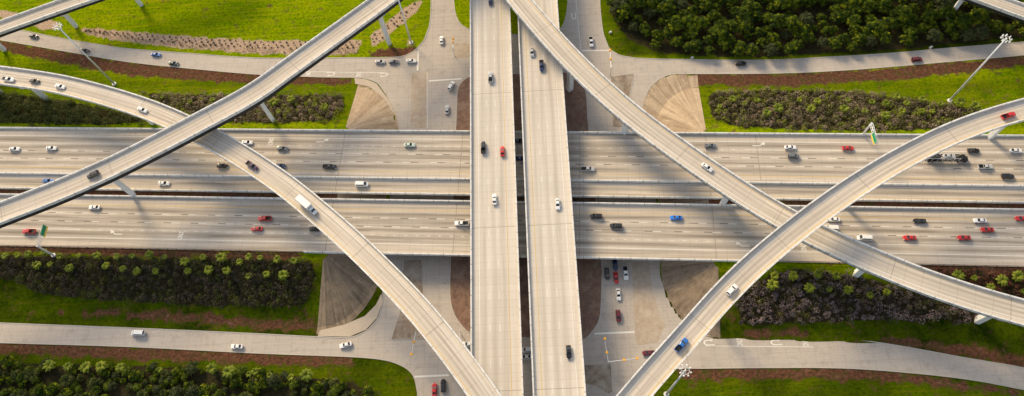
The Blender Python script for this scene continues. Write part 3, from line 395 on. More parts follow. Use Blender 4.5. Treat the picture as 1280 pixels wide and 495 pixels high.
def soil_mat(name, a, b, pave, amt):
    s = NT(name); p = s.pos(); c = s.mix(s.ramp(s.noise(p, 0.5, 6.0, 0.75), 0.38, 0.64), a, b); c = s.mix(s.ramp(s.noise(p, 0.13, 5.0, 0.7), 0.58-amt*.2, 0.66, 0, 0.9), c, pave)
    c = s.mix(s.ramp(s.noise(s.vmul(p, (1.2, .12, 1)), 1.0, 5.0, 0.7), 0.52, 0.68, 0, 0.5), c, scl(pave, .8)); s.bump(s.noise(p, 2.0, 5.0, .7), .5, .15); return s.out(c, 0.97, 0, 0.1)
M['clay'] = soil_mat('clay_soil', (0.27, 0.165, 0.12), (0.15, 0.095, 0.07), (0.30, 0.22, 0.165), .3); M['brown'] = soil_mat('bare_soil_and_paving', (0.33, 0.255, 0.19), (0.20, 0.15, 0.11), (0.43, 0.375, 0.31), .7); M['tan'] = soil_mat('sandy_paving', (0.47, 0.385, 0.295), (0.36, 0.285, 0.215), (0.48, 0.42, 0.35), .6)
def fan_mat(name, light, dark, pale):
    s = NT(name); uv = s.uv(); p = s.pos(); r = s.n('ObjectInfo').outputs['Random']
    c = s.mix(s.math('MULTIPLY', r, 0.7), light, dark); st = s.noise(s.vmul(uv, (0.05, 2.3, 1)), 1.0, 5.0, 0.75); st2 = s.noise(s.vmul(uv, (0.09, 1.3, 1)), 1.7, 5.0, 0.8)
    c = s.mix(s.ramp(st, 0.42, 0.66, 0, 0.65), c, scl(dark, .6)); c = s.mix(s.ramp(st2, 0.54, 0.70, 0, 0.6), c, pale); c = s.mix(s.ramp(s.noise(p, 0.16, 6.0, 0.8), 0.44, 0.66, 0, 0.75), c, light); c = s.mix(s.ramp(s.noise(p, 0.5, 6.0, 0.8), 0.5, 0.7, 0, 0.6), c, scl(dark, .7)); return s.out(c, 0.95)
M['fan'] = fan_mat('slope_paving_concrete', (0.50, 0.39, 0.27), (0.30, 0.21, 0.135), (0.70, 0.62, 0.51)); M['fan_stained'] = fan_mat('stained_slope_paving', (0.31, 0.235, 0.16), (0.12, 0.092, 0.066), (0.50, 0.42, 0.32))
def island_grass():
    s = NT('island_turf'); p = s.pos(); g, d, m = ground_bits(s, p); s.bump(s.noise(p, 1.3, 5.0, 0.75), 0.9, 0.35); return s.out(g, 1.0, 0, 0.0)
M['grass'] = island_grass()
def glass_mat():
    s = NT('car_glass'); return s.out((0.012, 0.016, 0.02), 0.06, 0.0, 0.6)
M['glass'] = glass_mat()
PAINT = dict(white=(0.80, 0.80, 0.79), silver=(0.46, 0.47, 0.48), grey=(0.13, 0.145, 0.16), black=(0.012, 0.012, 0.014), dark=(0.022, 0.022, 0.024), red=(0.52, 0.018, 0.015), maroon=(0.13, 0.012, 0.016), blue=(0.03, 0.15, 0.46), brightblue=(0.01, 0.17, 0.68), darkblue=(0.012, 0.03, 0.10), purple=(0.065, 0.022, 0.06), darkgreen=(0.015, 0.05, 0.05), palegreen=(0.55, 0.66, 0.56))
def paint_mat(n, c):
    s = NT('car_paint_'+n); p = s.n('TexCoord').outputs['Object']; col = s.mix(s.ramp(s.noise(p, 1.5, 3.0), 0.4, 0.7, 0, 0.12), c, scl(c, 0.75)); s.out(col, 0.32, 0.0, 0.5)
    s.b.inputs['Coat Weight'].default_value = 0.6; s.b.inputs['Coat Roughness'].default_value = 0.08; return s.m
for n_, c_ in PAINT.items(): M['paint_'+n_] = paint_mat(n_, c_)
# ---------------------------------------------------------------- ground
def axis(a, b, d, far): 
    core = np.arange(a, b+d/2, d); k = np.array([8, 20, 45, 100, 250, 600, 1400, 3000.])
    return np.r_[(a-k)[::-1], core, b+k] if far else core
gx, gy = axis(-290, 245, 1.3, True), axis(10, 262, 1.3, True)
X, Y = np.meshgrid(gx, gy); Zg = hz(X, Y); s_, t_ = FWI(X, Y)
flat = (Zg < 0.01)
und = (np.sin(X*.11+Y*.05)+np.sin(Y*.17-X*.04))*0.05
colr = np.zeros(X.shape+(4,)); colr[..., 3] = 1
def soft(mask):
    m = mask.astype(float)
    for _ in range(2): m[1:-1, 1:-1] = (m[1:-1, 1:-1]*2+m[:-2, 1:-1]+m[2:, 1:-1]+m[1:-1, :-2]+m[1:-1, 2:])/6
    return m
dm = np.zeros(X.shape, bool)
for p_ in DIRT: dm |= inside(p_, X, Y)
dm |= (np.abs(t_+8.7) < 2.4)                                   # bare strip between the two carriageways
mm = np.zeros(X.shape, bool)
for p_ in MULCH: mm |= inside(p_, X, Y)
bm_ = np.zeros(X.shape, bool)
for p_ in list(BEDS.values())+[WOOD, VERGEBUSH]: bm_ |= inside(p_, X, Y)
colr[..., 0], colr[..., 1], colr[..., 2] = soft(dm), soft(mm), soft(bm_)
colr[..., 3] = np.clip((-34-t_)/8, 0, 1)*np.clip(1.05-np.clip(-70-t_, 0, 20)/45, .85, 1)+np.clip((t_-26)/4, 0, 1)*np.clip((60-t_)/8, 0, 1)*.6+np.clip((X-25)/20, 0, 1)*np.clip((t_-66)/4, 0, 1)   # darker verge grass; vignette and shade painted into its colour below the freeway
Zt = Zg.copy(); h_, w_ = X.shape
idx = np.arange(h_*w_).reshape(h_, w_); F_ = np.stack([idx[:-1, :-1], idx[:-1, 1:], idx[1:, 1:], idx[1:, :-1]], -1).reshape(-1, 4)
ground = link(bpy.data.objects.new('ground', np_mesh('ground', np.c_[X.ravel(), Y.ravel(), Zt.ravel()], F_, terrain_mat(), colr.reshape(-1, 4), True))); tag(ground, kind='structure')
# ---------------------------------------------------------------- streets at ground level
def poly_mb(poly, z, thick=0.0):
    mb = MB(); p3 = [Vector((x, y, 0)) for x, y in poly]; tri = tessellate_polygon([p3])
    area = sum(poly[i-1][0]*poly[i][1]-poly[i][0]*poly[i-1][1] for i in range(len(poly)))
    mb.v = [(x, y, z) for x, y in poly]
    for t in tri:
        a, b, c = (p3[i] for i in t); t = t if (b-a).cross(c-a).z > 0 else t[::-1]
        mb.f.append(tuple(t)); mb.uv.append([poly[i] for i in t])
    if thick:
        n = len(poly); q = poly if area > 0 else poly[::-1]
        for i in range(n):
            a, b = q[i-1], q[i]; mb.quad((a[0], a[1], z-thick), (b[0], b[1], z-thick), (b[0], b[1], z), (a[0], a[1], z))
    return mb
def smooth_poly(poly, closed=True, it=2):
    """round the surveyed corners (Chaikin)"""
    for _ in range(it):
        q = []; n = len(poly)
        for i in range(n if closed else n-1):
            a, b = poly[i], poly[(i+1) % n]; q += [(a[0]*.75+b[0]*.25, a[1]*.75+b[1]*.25), (a[0]*.25+b[0]*.75, a[1]*.25+b[1]*.75)]
        poly = q if closed else [poly[0]]+q+[poly[-1]]
    return poly
RZ = 0.05
roads = {}
for k, poly in ROADS.items():
    o = poly_mb(poly, RZ).build('cross_street' if 'cross' in k else 'frontage_road', M['street']); tag(o, kind='structure'); roads[k] = o
near_road = ['north frontage west', 'north frontage east', 'north frontage east', 'north frontage west', 'south frontage west', 'south frontage west', 'south frontage east', 'south frontage east']
def strip(mb, pts, w, z, a=0.0):
    c = np.array([(x, y, 0) for x, y in pts], float); c, q = spline(c, 1.5); c[:, 2] = z; sweep(mb, c, q, [(a+w/2, 0), (a-w/2, 0)], closed=False)
for e, k in zip(EDGES, near_road):
    mb = MB(); c = np.array([(x, y, 0) for x, y in e], float); c, q = spline(c, 1.5); sweep(mb, c, q, rect(0.16, -0.16, 0.0, 0.17)); mb.build('kerb', M['kerb'], roads[k])
for kind, poly in ISLANDS:
    name = {'clay': 'median', 'grass': 'grass_median', 'tan': 'paved_island', 'brown': 'traffic_island', 'apron': 'concrete_apron'}[kind]
    if kind in ('clay', 'grass'): poly = smooth_poly(poly, True, 1)
    o = poly_mb(poly, RZ+(0.13 if kind != 'tan' else 0.03), 0.2).build(name, M[kind]); tag(o, kind='structure')
    if kind in ('clay', 'grass', 'brown'):
        mb = MB(); c = np.array([(x, y, 0) for x, y in poly+[poly[0]]], float); sweep(mb, c, np.arange(len(c)), rect(0.15, -0.15, 0.0, RZ+0.15), cap=False); mb.build('kerb', M['kerb'], o)
cs = roads['cross street']
for a, b in STOPS:
    mb = MB(); d = Vector((b[0]-a[0], b[1]-a[1], 0)); L_ = d.length; d /= L_; n = Vector((-d.y, d.x, 0))*0.35; a3, b3 = Vector((*a, RZ+.012)), Vector((*b, RZ+.012))
    mb.quad(a3-n, b3-n, b3+n, a3+n); mb.build('stop_line', M['white'], cs)
for k_, p_ in enumerate(SLIPLINES):
    mb = MB(); strip(mb, p_, 0.22, RZ+.045 if k_ == 0 else RZ+.012); mb.build('lane_line', M['white'], [cs, cs, roads['north frontage west'], roads['south frontage east'], cs][k_])
def lane_dashes(parent, pts, w=0.16, z=RZ+.01):
    c, q = spline([(x, y, 0) for x, y in pts], 1.0); t = tangents(c); me = None
    for i in range(0, len(c)-4, 12):
        if me is None:
            m_ = MB(); m_.quad((-1.5, -w/2, 0), (1.5, -w/2, 0), (1.5, w/2, 0), (-1.5, w/2, 0)); me = m_.mesh('lane_dash', M['faded'])
        o = bpy.data.objects.new('lane_dash', me); link(o); o.parent = parent; o.location = (c[i, 0], c[i, 1], z); o.rotation_euler = (0, 0, math.atan2(t[i, 1], t[i, 0]))
def mid(a, b, f): return [(p[0]*(1-f)+q[0]*f, p[1]*(1-f)+q[1]*f) for p, q in zip(a, b)]
nw, ne, sw_, se = (ROADS[k] for k in ('north frontage west', 'north frontage east', 'south frontage west', 'south frontage east'))
def resamp(p, n=9): c, q = spline([(x, y, 0) for x, y in p], 2.0); return [tuple(c[int(i)][:2]) for i in np.linspace(0, len(c)-1, n)]
lane_dashes(roads['north frontage west'], mid(resamp(nw[:10]), resamp(nw[10:][::-1]), 0.36)); lane_dashes(roads['north frontage east'], mid(resamp(ne[:7]), resamp(ne[7:][::-1]), 0.5))
lane_dashes(roads['south frontage west'], mid(resamp(sw_[:6]), resamp(sw_[6:][::-1]), 0.5)); lane_dashes(roads['south frontage east'], mid(resamp(se[:8]), resamp(se[8:][::-1]), 0.62))
for xs in ((-47.5, 60, 80), (-47.5, 10, 46), (28.5, 78, 92), (32.2, 78, 92)):
    lane_dashes(cs, [(xs[0], xs[1]), (xs[0], (xs[1]+xs[2])/2), (xs[0], xs[2])])
def text_mesh(txt, size, mat):
    cu = bpy.data.curves.new('txt', 'FONT'); cu.body = txt; cu.size = size; cu.offset = .035; cu.align_x = 'CENTER'; cu.align_y = 'CENTER'; o = bpy.data.objects.new('txt', cu); link(o)
    dg = bpy.context.evaluated_depsgraph_get(); me = bpy.data.meshes.new_from_object(o.evaluated_get(dg)); bpy.data.objects.remove(o); me.materials.clear(); me.materials.append(mat); me.name = 'painted_word'; return me
only = text_mesh('ONLY', 1.0, M['worn'])
def word(parent, x, y, z, rz, k=(1.15, 2.9)):
    o = bpy.data.objects.new('painted_word', only); link(o); o.parent = parent; o.location = (x, y, z); o.rotation_euler = (0, 0, rz-math.pi/2); o.scale = (k[0], k[1], 1)
for i, (x, y) in enumerate(ONLY): word(roads['north frontage west' if i < 2 else 'south frontage east'], x, y, RZ+.014, 0 if i < 2 else math.pi)
mb = MB()
for i in range(10):                                              # U-turn arrow, head at the -y side
    a0, a1 = math.pi*(i/10-.5), math.pi*((i+1)/10-.5); p = [(math.cos(a)*r_*1.5+1.2, math.sin(a)*r_, 0) for a in (a0, a1) for r_ in (0.8, 1.25)]; mb.quad(p[0], p[1], p[3], p[2])
mb.quad((-1.8, .8, 0), (1.2, .8, 0), (1.2, 1.25, 0), (-1.8, 1.25, 0)); mb.quad((-.2, -1.25, 0), (1.2, -1.25, 0), (1.2, -.8, 0), (-.2, -.8, 0)); mb.quad((-.2, -.45, 0), (-1.5, -1.02, 0), (-.2, -1.6, 0))
uarrow = mb.mesh('turn_arrow', M['worn'])
for i, (x, y) in enumerate(UARROWS):
    o = link(bpy.data.objects.new('turn_arrow', uarrow)); o.parent = [roads['north frontage west'], cs, cs, roads['south frontage east'], roads['south frontage east']][i]; o.location = (x, y, RZ+.014); o.rotation_euler = (0, 0, [0, 0, -math.pi/2, math.pi, math.pi][i]); o.scale = (.85, .85, 1)
# ---------------------------------------------------------------- freeway
def fway(s0, s1, t, z, step=6.0):
    n = max(2, int((s1-s0)/step)+1); s = np.linspace(s0, s1, n); c = np.array([(*FW(a, t), z) for a in s]); return c, s
FS0, FS1 = -340.0, 300.0
carr = {}
for nm, t0, t1 in (('north', -7.0, 22.9), ('south', -33.6, -10.3)):
    c, q = fway(FS0, FS1, 0, ZF); mb = MB(); sweep(mb, c, q, [(t1, 0), (t0, 0), (t0, -.32), (t1, -.32)]); carr[nm] = tag(mb.build('freeway', M['freeway']), kind='structure')
FZ = ZF+0.012
def solid(nm, t, mat, w=0.2, s0=FS0, s1=FS1):
    c, q = fway(s0, s1, 0, FZ); mb = MB(); sweep(mb, c, q, [(t+w/2, 0), (t-w/2, 0)], closed=False); mb.build('lane_line', M[mat], carr[nm])
for t in (19.3, 15.5): solid('north', t, 'white', 0.24 if t > 18 else 0.18, FS0, FS1 if t > 18 else -150)
solid('north', 15.5, 'white', 0.2, 85); solid('north', 3.3, 'yellow', 0.26); solid('north', -1.1, 'white', 0.16); solid('north', -6.0, 'yellow', 0.2)
solid('south', -14.4, 'yellow', 0.26); solid('south', -29.3, 'white', 0.26); solid('south', -25.6, 'white', 0.22, 85); solid('south', -25.6, 'white', 0.2, FS0, -190)
m_ = MB(); m_.quad((-1.6, -.11, 0), (1.6, -.11, 0), (1.6, .11, 0), (-1.6, .11, 0)); dash_w = m_.mesh('lane_dash', M['white']); dash_k = m_.mesh('contrast_dash', M['contrast'])
m_ = MB(); m_.quad((-.6, -.1, 0), (.6, -.1, 0), (.6, .1, 0), (-.6, .1, 0)); dot_w = m_.mesh('lane_dot', M['white'])
fa = math.atan2(FWA[1], FWA[0])
def put(me, nm, s, t, parent, z=FZ):
    o = link(bpy.data.objects.new(nm, me)); o.parent = parent; o.location = (*FW(s, t), z); o.rotation_euler = (0, 0, fa); return o
for nm, ts in (('north', (11.7, 7.8)), ('south', (-18.1, -21.9))):
    for t in ts:
        ph = random.uniform(0, 11)
        for s in np.arange(-255+ph, 225, 11.6):
            put(dash_w, 'lane_dash', s, t, carr[nm]); put(dash_k, 'contrast_dash', s+(3.4 if nm == 'north' else -3.4), t, carr[nm])
for s in np.arange(-145, 82, 4.6): put(dot_w, 'lane_dot', s, 15.5, carr['north'])
for s in np.arange(-186, 82, 4.6): put(dot_w, 'lane_dot', s, -25.6, carr['south'])
mb = MB(); mb.quad((-1.8, -.14, 0), (.2, -.14, 0), (.2, .14, 0), (-1.8, .14, 0)); mb.quad((.2, -.14, 0), (.9, -.9, 0), (1.15, -.65, 0), (.2, .14, 0)); mb.quad((.45, -1.05, 0), (1.7, -1.3, 0), (1.45, -.2, 0))
ex = mb.mesh('lane_arrow', M['white'])
for nm, s, t, r in (('north', -94, 17.4, math.pi), ('north', 91, 17.4, math.pi), ('south', 80, -27.4, math.pi), ('south', -174, -27.4, math.pi)):
    o = put(ex, 'lane_arrow', s, t, carr[nm]); o.scale = (1.5, 1.3 if nm == 'south' else -1.3, 1); o.rotation_euler.z += (math.pi if nm == 'south' else 0)
for nm, s, t in (('north', -117, 17.4), ('south', -146, -27.4), ('south', 103, -27.4)): word(carr[nm], *FW(s, t), FZ, fa+(math.pi if nm == 'south' else 0), (1.3, 2.8))
for nm, ss, t0, t1 in (('north', (-84.6, -33, 17, 69.6, 90), -6.9, 22.6), ('south', (-84.6, -33, 17, 69.6, 92), -33.3, -10.5)):
    for s in ss:
        mb = MB(); a, b = FW(s, t0), FW(s, t1); d = .14; mb.quad((a[0]-d, a[1], FZ-.005), (a[0]+d, a[1], FZ-.005), (b[0]+d, b[1], FZ-.005), (b[0]-d, b[1], FZ-.005)); mb.build('expansion_joint', M['joint'], carr[nm])
def barrier(name, t, s0, s1, label, z0=ZF-.3, h=0.95, wb=0.32, wt=0.18, mat='parapet'):
    r = empty(name, (*FW((s0+s1)/2, t), ZF)); tag(r, label, 'barrier'); c, q = fway(s0, s1, 0, ZF)
    mb = MB(); sweep(mb, c, q, [(t+wb, z0-ZF), (t+wb, .12), (t+wt, h), (t-wt, h), (t-wb, .12), (t-wb, z0-ZF)]); mb.build('concrete_wall', M[mat], r)
    cap = MB(); sweep(cap, c, q, rect(t+wt+.05, t-wt-.05, h+.002, h+.09)); cap.build('coping', M[mat], r); return r
barrier('concrete_barrier', 22.95, FS0, FS1, 'long concrete barrier along the upper edge of the upper freeway')
barrier('concrete_barrier', 0.0, FS0, FS1, 'concrete barrier between the upper freeway lanes and the separated single lane', ZF-.05, 1.0, .36, .2)
barrier('concrete_barrier', -7.05, FS0, FS1, 'concrete parapet on the lower side of the separated single lane')
barrier('concrete_barrier', -10.25, FS0, FS1, 'concrete parapet along the median side of the lower freeway')
barrier('concrete_barrier', -33.65, S0-8, S1+10, 'concrete parapet on the lower edge of the freeway overpass')
m_ = MB(); m_.box((0, 0, .2), (.16, .2, 1.1)); post_me = m_.mesh('post', M['rust'])
for s0, s1, lab in ((-280, S0-8, 'weathered guardrail on posts along the lower left freeway edge'), (S1+10, 245, 'weathered guardrail on posts along the lower right freeway edge')):
    r = empty('guardrail', (*FW((s0+s1)/2, -33.6), ZF-.3)); tag(r, lab, 'guardrail'); c, q = fway(s0, s1, 0, ZF); mb = MB(); sweep(mb, c, q, rect(-33.5, -33.62, .4, .75)); mb.build('rail', M['rust'], r)
    for s in np.arange(s0+1, s1, 3.8): o = link(bpy.data.objects.new('post', post_me)); o.parent = r; p = FW(s, -33.75); o.location = Vector((*p, ZF))-r.location; o.rotation_euler = (0, 0, fa)
# overpass structure under the freeway: girders, bents, abutments
for nm, t0, t1, lab in (('north', -6.8, 22.7, 'concrete girder overpass carrying the upper freeway over the cross street'), ('south', -33.4, -10.5, 'concrete girder overpass carrying the lower freeway over the cross street')):
    r = empty('overpass_bridge', (*FW((S0+S1)/2, (t0+t1)/2), 0)); tag(r, lab, 'overpass')
    n = 6
    for i in range(n):
        t = t0+1.2+(t1-t0-2.4)*i/(n-1); c, q = fway(S0-1, S1+1, 0, ZF); mb = MB(); sweep(mb, c, q, rect(t+.45, t-.45, -1.55, -.33)); mb.build('girder', M['girder'], r)
    for s in (-60, -33, 17, 46):
        mb = MB(); a = FW(s, (t0+t1)/2); mb.box((a[0], a[1], ZF-2.0), (1.2, t1-t0-1, .85), Matrix.Rotation(fa, 3, 'Z')); mb.build('bent_cap', M['pier'], r)
        for f in (.12, .37, .63, .88):
            p = FW(s, t0+(t1-t0)*f); zb = float(hz(*p)); mb = MB(); mb.tube((*p, zb-.3), (*p, ZF-2.4), .5, .5, 12); mb.build('pier_column', M['pier'], r, smooth=False)
# ---------------------------------------------------------------- paved abutment slopes: each slab a part
def slope(ss, ts, a0, a1, label, dm0=1.05, mat='fan', bump=0.0, n=9):
    apex = FW(ss, ts); r = empty('slope_paving', (*apex, 0)); tag(r, label, 'slope paving'); g = .0022
    for i in range(n):
        b0, b1 = a0+(a1-a0)*i/n+g*(1 if i else 0), a0+(a1-a0)*(i+1)/n-g; mb = MB()
        dm = dm0+bump*math.sin(math.pi*(i+.5)/n)
        P = lambda d, b, dz: (*FW(ss+math.cos(b)*21*d, ts+math.sin(b)*28*d), max(0, ZF*(1-d))+dz)
        ks = [.07, .3, .53, .76, 1.0]+([dm] if dm > 1 else [])
        for d0, d1 in zip(ks, ks[1:]):
            mb.quad(P(d0, b0, .07), P(d1, b0, .07), P(d1, b1, .07), P(d0, b1, .07), uv=[(d0*20, i), (d1*20, i), (d1*20, i+1), (d0*20, i+1)])
        mb.quad(P(dm, b0, -.3), P(dm, b1, -.3), P(dm, b1, .07), P(dm, b0, .07))
        for bb in (b0, b1): mb.quad(P(.07, bb, -.3), P(1, bb, -.3), P(1, bb, .07), P(.07, bb, .07))
        mb.build('paving_slab', M[mat], r)
    return r
H_ = math.pi/2
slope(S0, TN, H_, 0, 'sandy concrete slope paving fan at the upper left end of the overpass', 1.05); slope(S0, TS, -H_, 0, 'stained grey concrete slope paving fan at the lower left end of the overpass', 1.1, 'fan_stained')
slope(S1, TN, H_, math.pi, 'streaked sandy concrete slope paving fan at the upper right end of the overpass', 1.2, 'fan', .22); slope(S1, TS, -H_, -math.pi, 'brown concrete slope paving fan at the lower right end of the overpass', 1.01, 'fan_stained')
for ss, d, lab in ((S0, 1, 'plain header slope under the left end of the overpass'), (S1, -1, 'plain header slope under the right end of the overpass')):
    r = empty('header_slope', (*FW(ss, 0), 0)); tag(r, lab, 'slope paving')
    for k in range(6):
        t0, t1 = TS+(TN-TS)*k/6+.05, TS+(TN-TS)*(k+1)/6-.05; mb = MB(); P = lambda u, t: (*FW(ss+d*21*u, t), ZF*(1-u)+.06)
        q = [P(.07, t0), P(.98, t0), P(.98, t1), P(.07, t1)]; mb.quad(*(q if d > 0 else q[::-1])); mb.build('paving_slab', M['fan'], r)
# ---------------------------------------------------------------- bridges and ramps
m_ = MB(); m_.box((0, 0, 0), (.9, .12, .22)); scup_me = m_.mesh('drain_scupper', M['scupper'])
def viaduct(name, pts, w, label, piers, lines, mat='ramp', girders=None, pier_w=2.1, scup=0, depth=1.7, steel=False):
    c, q = spline(pts); t = tangents(c); i0 = len(c)//2
    r = empty(name, (c[i0, 0], c[i0, 1], 0)); tag(r, label, 'bridge' if 'bridge' in name else 'ramp'); h = w/2
    mb = MB(); sweep(mb, c, q, [(h, 0), (-h, 0), (-h, -.3), (h, -.3)]); mb.build('deck', M[mat], r)
    if girders:
        for k in range(girders):
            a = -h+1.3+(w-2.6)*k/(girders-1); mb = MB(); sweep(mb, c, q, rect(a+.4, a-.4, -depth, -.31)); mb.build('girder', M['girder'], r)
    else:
        mb = MB(); sweep(mb, c, q, [(h-.35, -.31), (-h+.35, -.31), (-h+.35, -depth-.2), (h-.35, -depth-.2)] if steel else [(h-1.1, -.31), (-h+1.1, -.31), (-h+2.3, -depth-.2), (h-2.3, -depth-.2)]); mb.build('box_girder', M['girder_shadow' if steel else 'girder'], r)  # dark variant: shadow under the deck edge painted into the girder colour
    for sgn in (1, -1):
        a = sgn*(h-.14); mb = MB(); sweep(mb, c, q, [(a+.2, -.5), (a+.2, .95), (a-.2, .95), (a-.2, -.5)]); mb.build('parapet', M['parapet'], r)
        cp = MB(); sweep(cp, c, q, rect(a+.26, a-.26, .952, 1.04)); cp.build('coping', M['parapet'], r)
    for kind, off, wd in lines:
        if kind == 'dash':
            me = MB(); me.quad((-1.5, -wd/2, 0), (1.5, -wd/2, 0), (1.5, wd/2, 0), (-1.5, wd/2, 0)); me = me.mesh('lane_dash', M['white'])
            for d in np.arange(3, q[-1], 12.0):
                i = min(int(d/(q[1]-q[0])), len(c)-1); o = link(bpy.data.objects.new('lane_dash', me)); o.parent = r; o.location = (c[i, 0]-t[i, 1]*off-r.location.x, c[i, 1]+t[i, 0]*off-r.location.y, c[i, 2]+.012); o.rotation_euler = (0, 0, math.atan2(t[i, 1], t[i, 0]))
        else:
            mb = MB(); cc = c.copy(); cc[:, 2] += .012; sweep(mb, cc, q, [(off+wd/2, 0), (off-wd/2, 0)], closed=False); mb.build('lane_line', M[kind], r)
    for d in np.arange(14, q[-1]-5, 62.0 if girders else 42.0):
        i = int(d/(q[1]-q[0])); mb = MB(); p = Vector(c[i])+Vector((0, 0, .006)); T_ = Vector((*t[i], 0))*.09; N_ = Vector((-t[i, 1], t[i, 0], 0))*(h-.4); mb.quad(p-T_-N_, p+T_-N_, p+T_+N_, p-T_+N_); mb.build('expansion_joint', M['joint'], r)
    if scup:
        for d in np.arange(4, q[-1]-2, 3.4):
            i = int(d/(q[1]-q[0])); o = link(bpy.data.objects.new('drain_scupper', scup_me)); o.parent = r; off = scup*(h+.07); o.location = (c[i, 0]-t[i, 1]*off-r.location.x, c[i, 1]+t[i, 0]*off-r.location.y, c[i, 2]+.25); o.rotation_euler = (0, 0, math.atan2(t[i, 1], t[i, 0]))
    for (px, py) in piers:
        i = int(np.hypot(c[:, 0]-px, c[:, 1]-py).argmin()); x, y, z = c[i]; zb = float(hz(x, y))-.4; zt = z-depth-.2; rot = Matrix.Rotation(math.atan2(t[i, 1], t[i, 0]), 3, 'Z'); cap_h = 1.5
        mb = MB(); prof = ((1.0, 1.0, zb), (1.0, 1.0, zt-cap_h-1.2), (1.12, 1.25, zt-cap_h+.02)); ring = []
        for fx, fy, zz in prof:
            a, b = pier_w*.42*fx, pier_w*.5*fy; ring.append([(x+v.x, y+v.y, zz) for v in (rot @ Vector(u) for u in ((-a, -b+.25, 0), (-a+.25, -b, 0), (a-.25, -b, 0), (a, -b+.25, 0), (a, b-.25, 0), (a-.25, b, 0), (-a+.25, b, 0), (-a, b-.25, 0)))])
        for k in range(2):
            for j in range(8): j2 = (j+1) % 8; mb.quad(ring[k][j], ring[k][j2], ring[k+1][j2], ring[k+1][j])
        mb.build('pier_column', M['pier'], r)
        mb = MB(); hw = min(h-.5, 4.3); pr = [(-pier_w*.62, zt-cap_h), (pier_w*.62, zt-cap_h), (hw, zt-.5), (hw, zt-.01), (-hw, zt-.01), (-hw, zt-.5)]; V0, V1 = ([(x+v.x, y+v.y, zz) for v, zz in ((rot @ Vector((sx, yy, 0)), zz) for yy, zz in pr)] for sx in (-.95, .95))
        mb.quad(*V0[::-1]); mb.quad(*V1)
        for j in range(6): j2 = (j+1) % 6; mb.quad(V0[j], V0[j2], V1[j2], V1[j])
        mb.build('pier_cap', M['pier'], r)
    return r
def straight_piers(x, ys): return [(x, y) for y in ys]
nys = (8, 46, 84.5, 98, 114, 124.2, 136, 160, 172, 205, 245, 285)
for x, lab, lines in ((-18.1, 'wide straight concrete bridge deck, left of the two parallel bridges', [('white', 5.9, .2), ('dash', 2.2, .18), ('dash', -1.45, .18), ('yellow', -5.1, .24)]),
                      (3.57, 'wide straight concrete bridge deck, right of the two parallel bridges', [('yellow', 6.0, .24), ('dash', 2.35, .18), ('dash', -1.3, .18), ('white', -6.3, .2)])):
    viaduct('road_bridge', [(x, y, 14.5) for y in np.linspace(-30, 330, 25)], 18.2, lab, [], lines, 'bridge', 8)
    root = [o for o in COL.objects if o.name.startswith('road_bridge')][-1]
    for y in (8, 46, 84, 123.2, 168, 205, 245, 285):
        mb = MB(); mb.box((x, y, 12.2), (16.5, 1.3, 1.1)); mb.build('bent_cap', M['pier'], root)
        for dx in (-6, 0, 6): mb = MB(); mb.tube((x+dx, y, float(hz(x+dx, y))-.3), (x+dx, y, 11.7), .6, .6, 12); mb.build('pier_column', M['pier'], root)
viaduct('elevated_ramp', RAMPS['A']['pts'], RAMPS['A']['w'], 'straight elevated ramp crossing the whole upper left from the top to the left edge', PIERS['A'], [('yellow', 3.6, .22), ('white', -2.6, .2)], steel=True, depth=2.7)
viaduct('elevated_ramp', RAMPS['B']['pts'], RAMPS['B']['w'], 'curved elevated ramp from the left edge down to the bottom centre, under the straight ramp', PIERS['B'], [('yellow', -3.4, .22), ('white', 1.9, .2)])
viaduct('elevated_ramp', RAMPS['C']['pts'], RAMPS['C']['w'], 'long diagonal elevated ramp from top centre to the lower right, passing under the curved one', PIERS['C'], [('yellow', 3.5, .22), ('white', -2.5, .2)], scup=-1, pier_w=2.6, steel=True, depth=1.5)
viaduct('elevated_ramp', RAMPS['D']['pts'], RAMPS['D']['w'], 'highest curved elevated ramp sweeping from the right edge to the bottom', PIERS['D'], [('white', 2.0, .2), ('yellow', -3.2, .22)], scup=-1)
viaduct('elevated_ramp', RAMPS['E']['pts'], RAMPS['E']['w'], 'short piece of elevated ramp in the top right corner over the wood', PIERS['E'], [('white', 2.0, .2), ('yellow', -2.8, .22)], steel=True, depth=2.0)
viaduct('elevated_ramp', RAMPS['F']['pts'], RAMPS['F']['w'], 'low elevated ramp crossing the top left corner', PIERS['F'], [('white', -2.0, .2), ('yellow', 2.8, .22)], steel=True, depth=2.0)
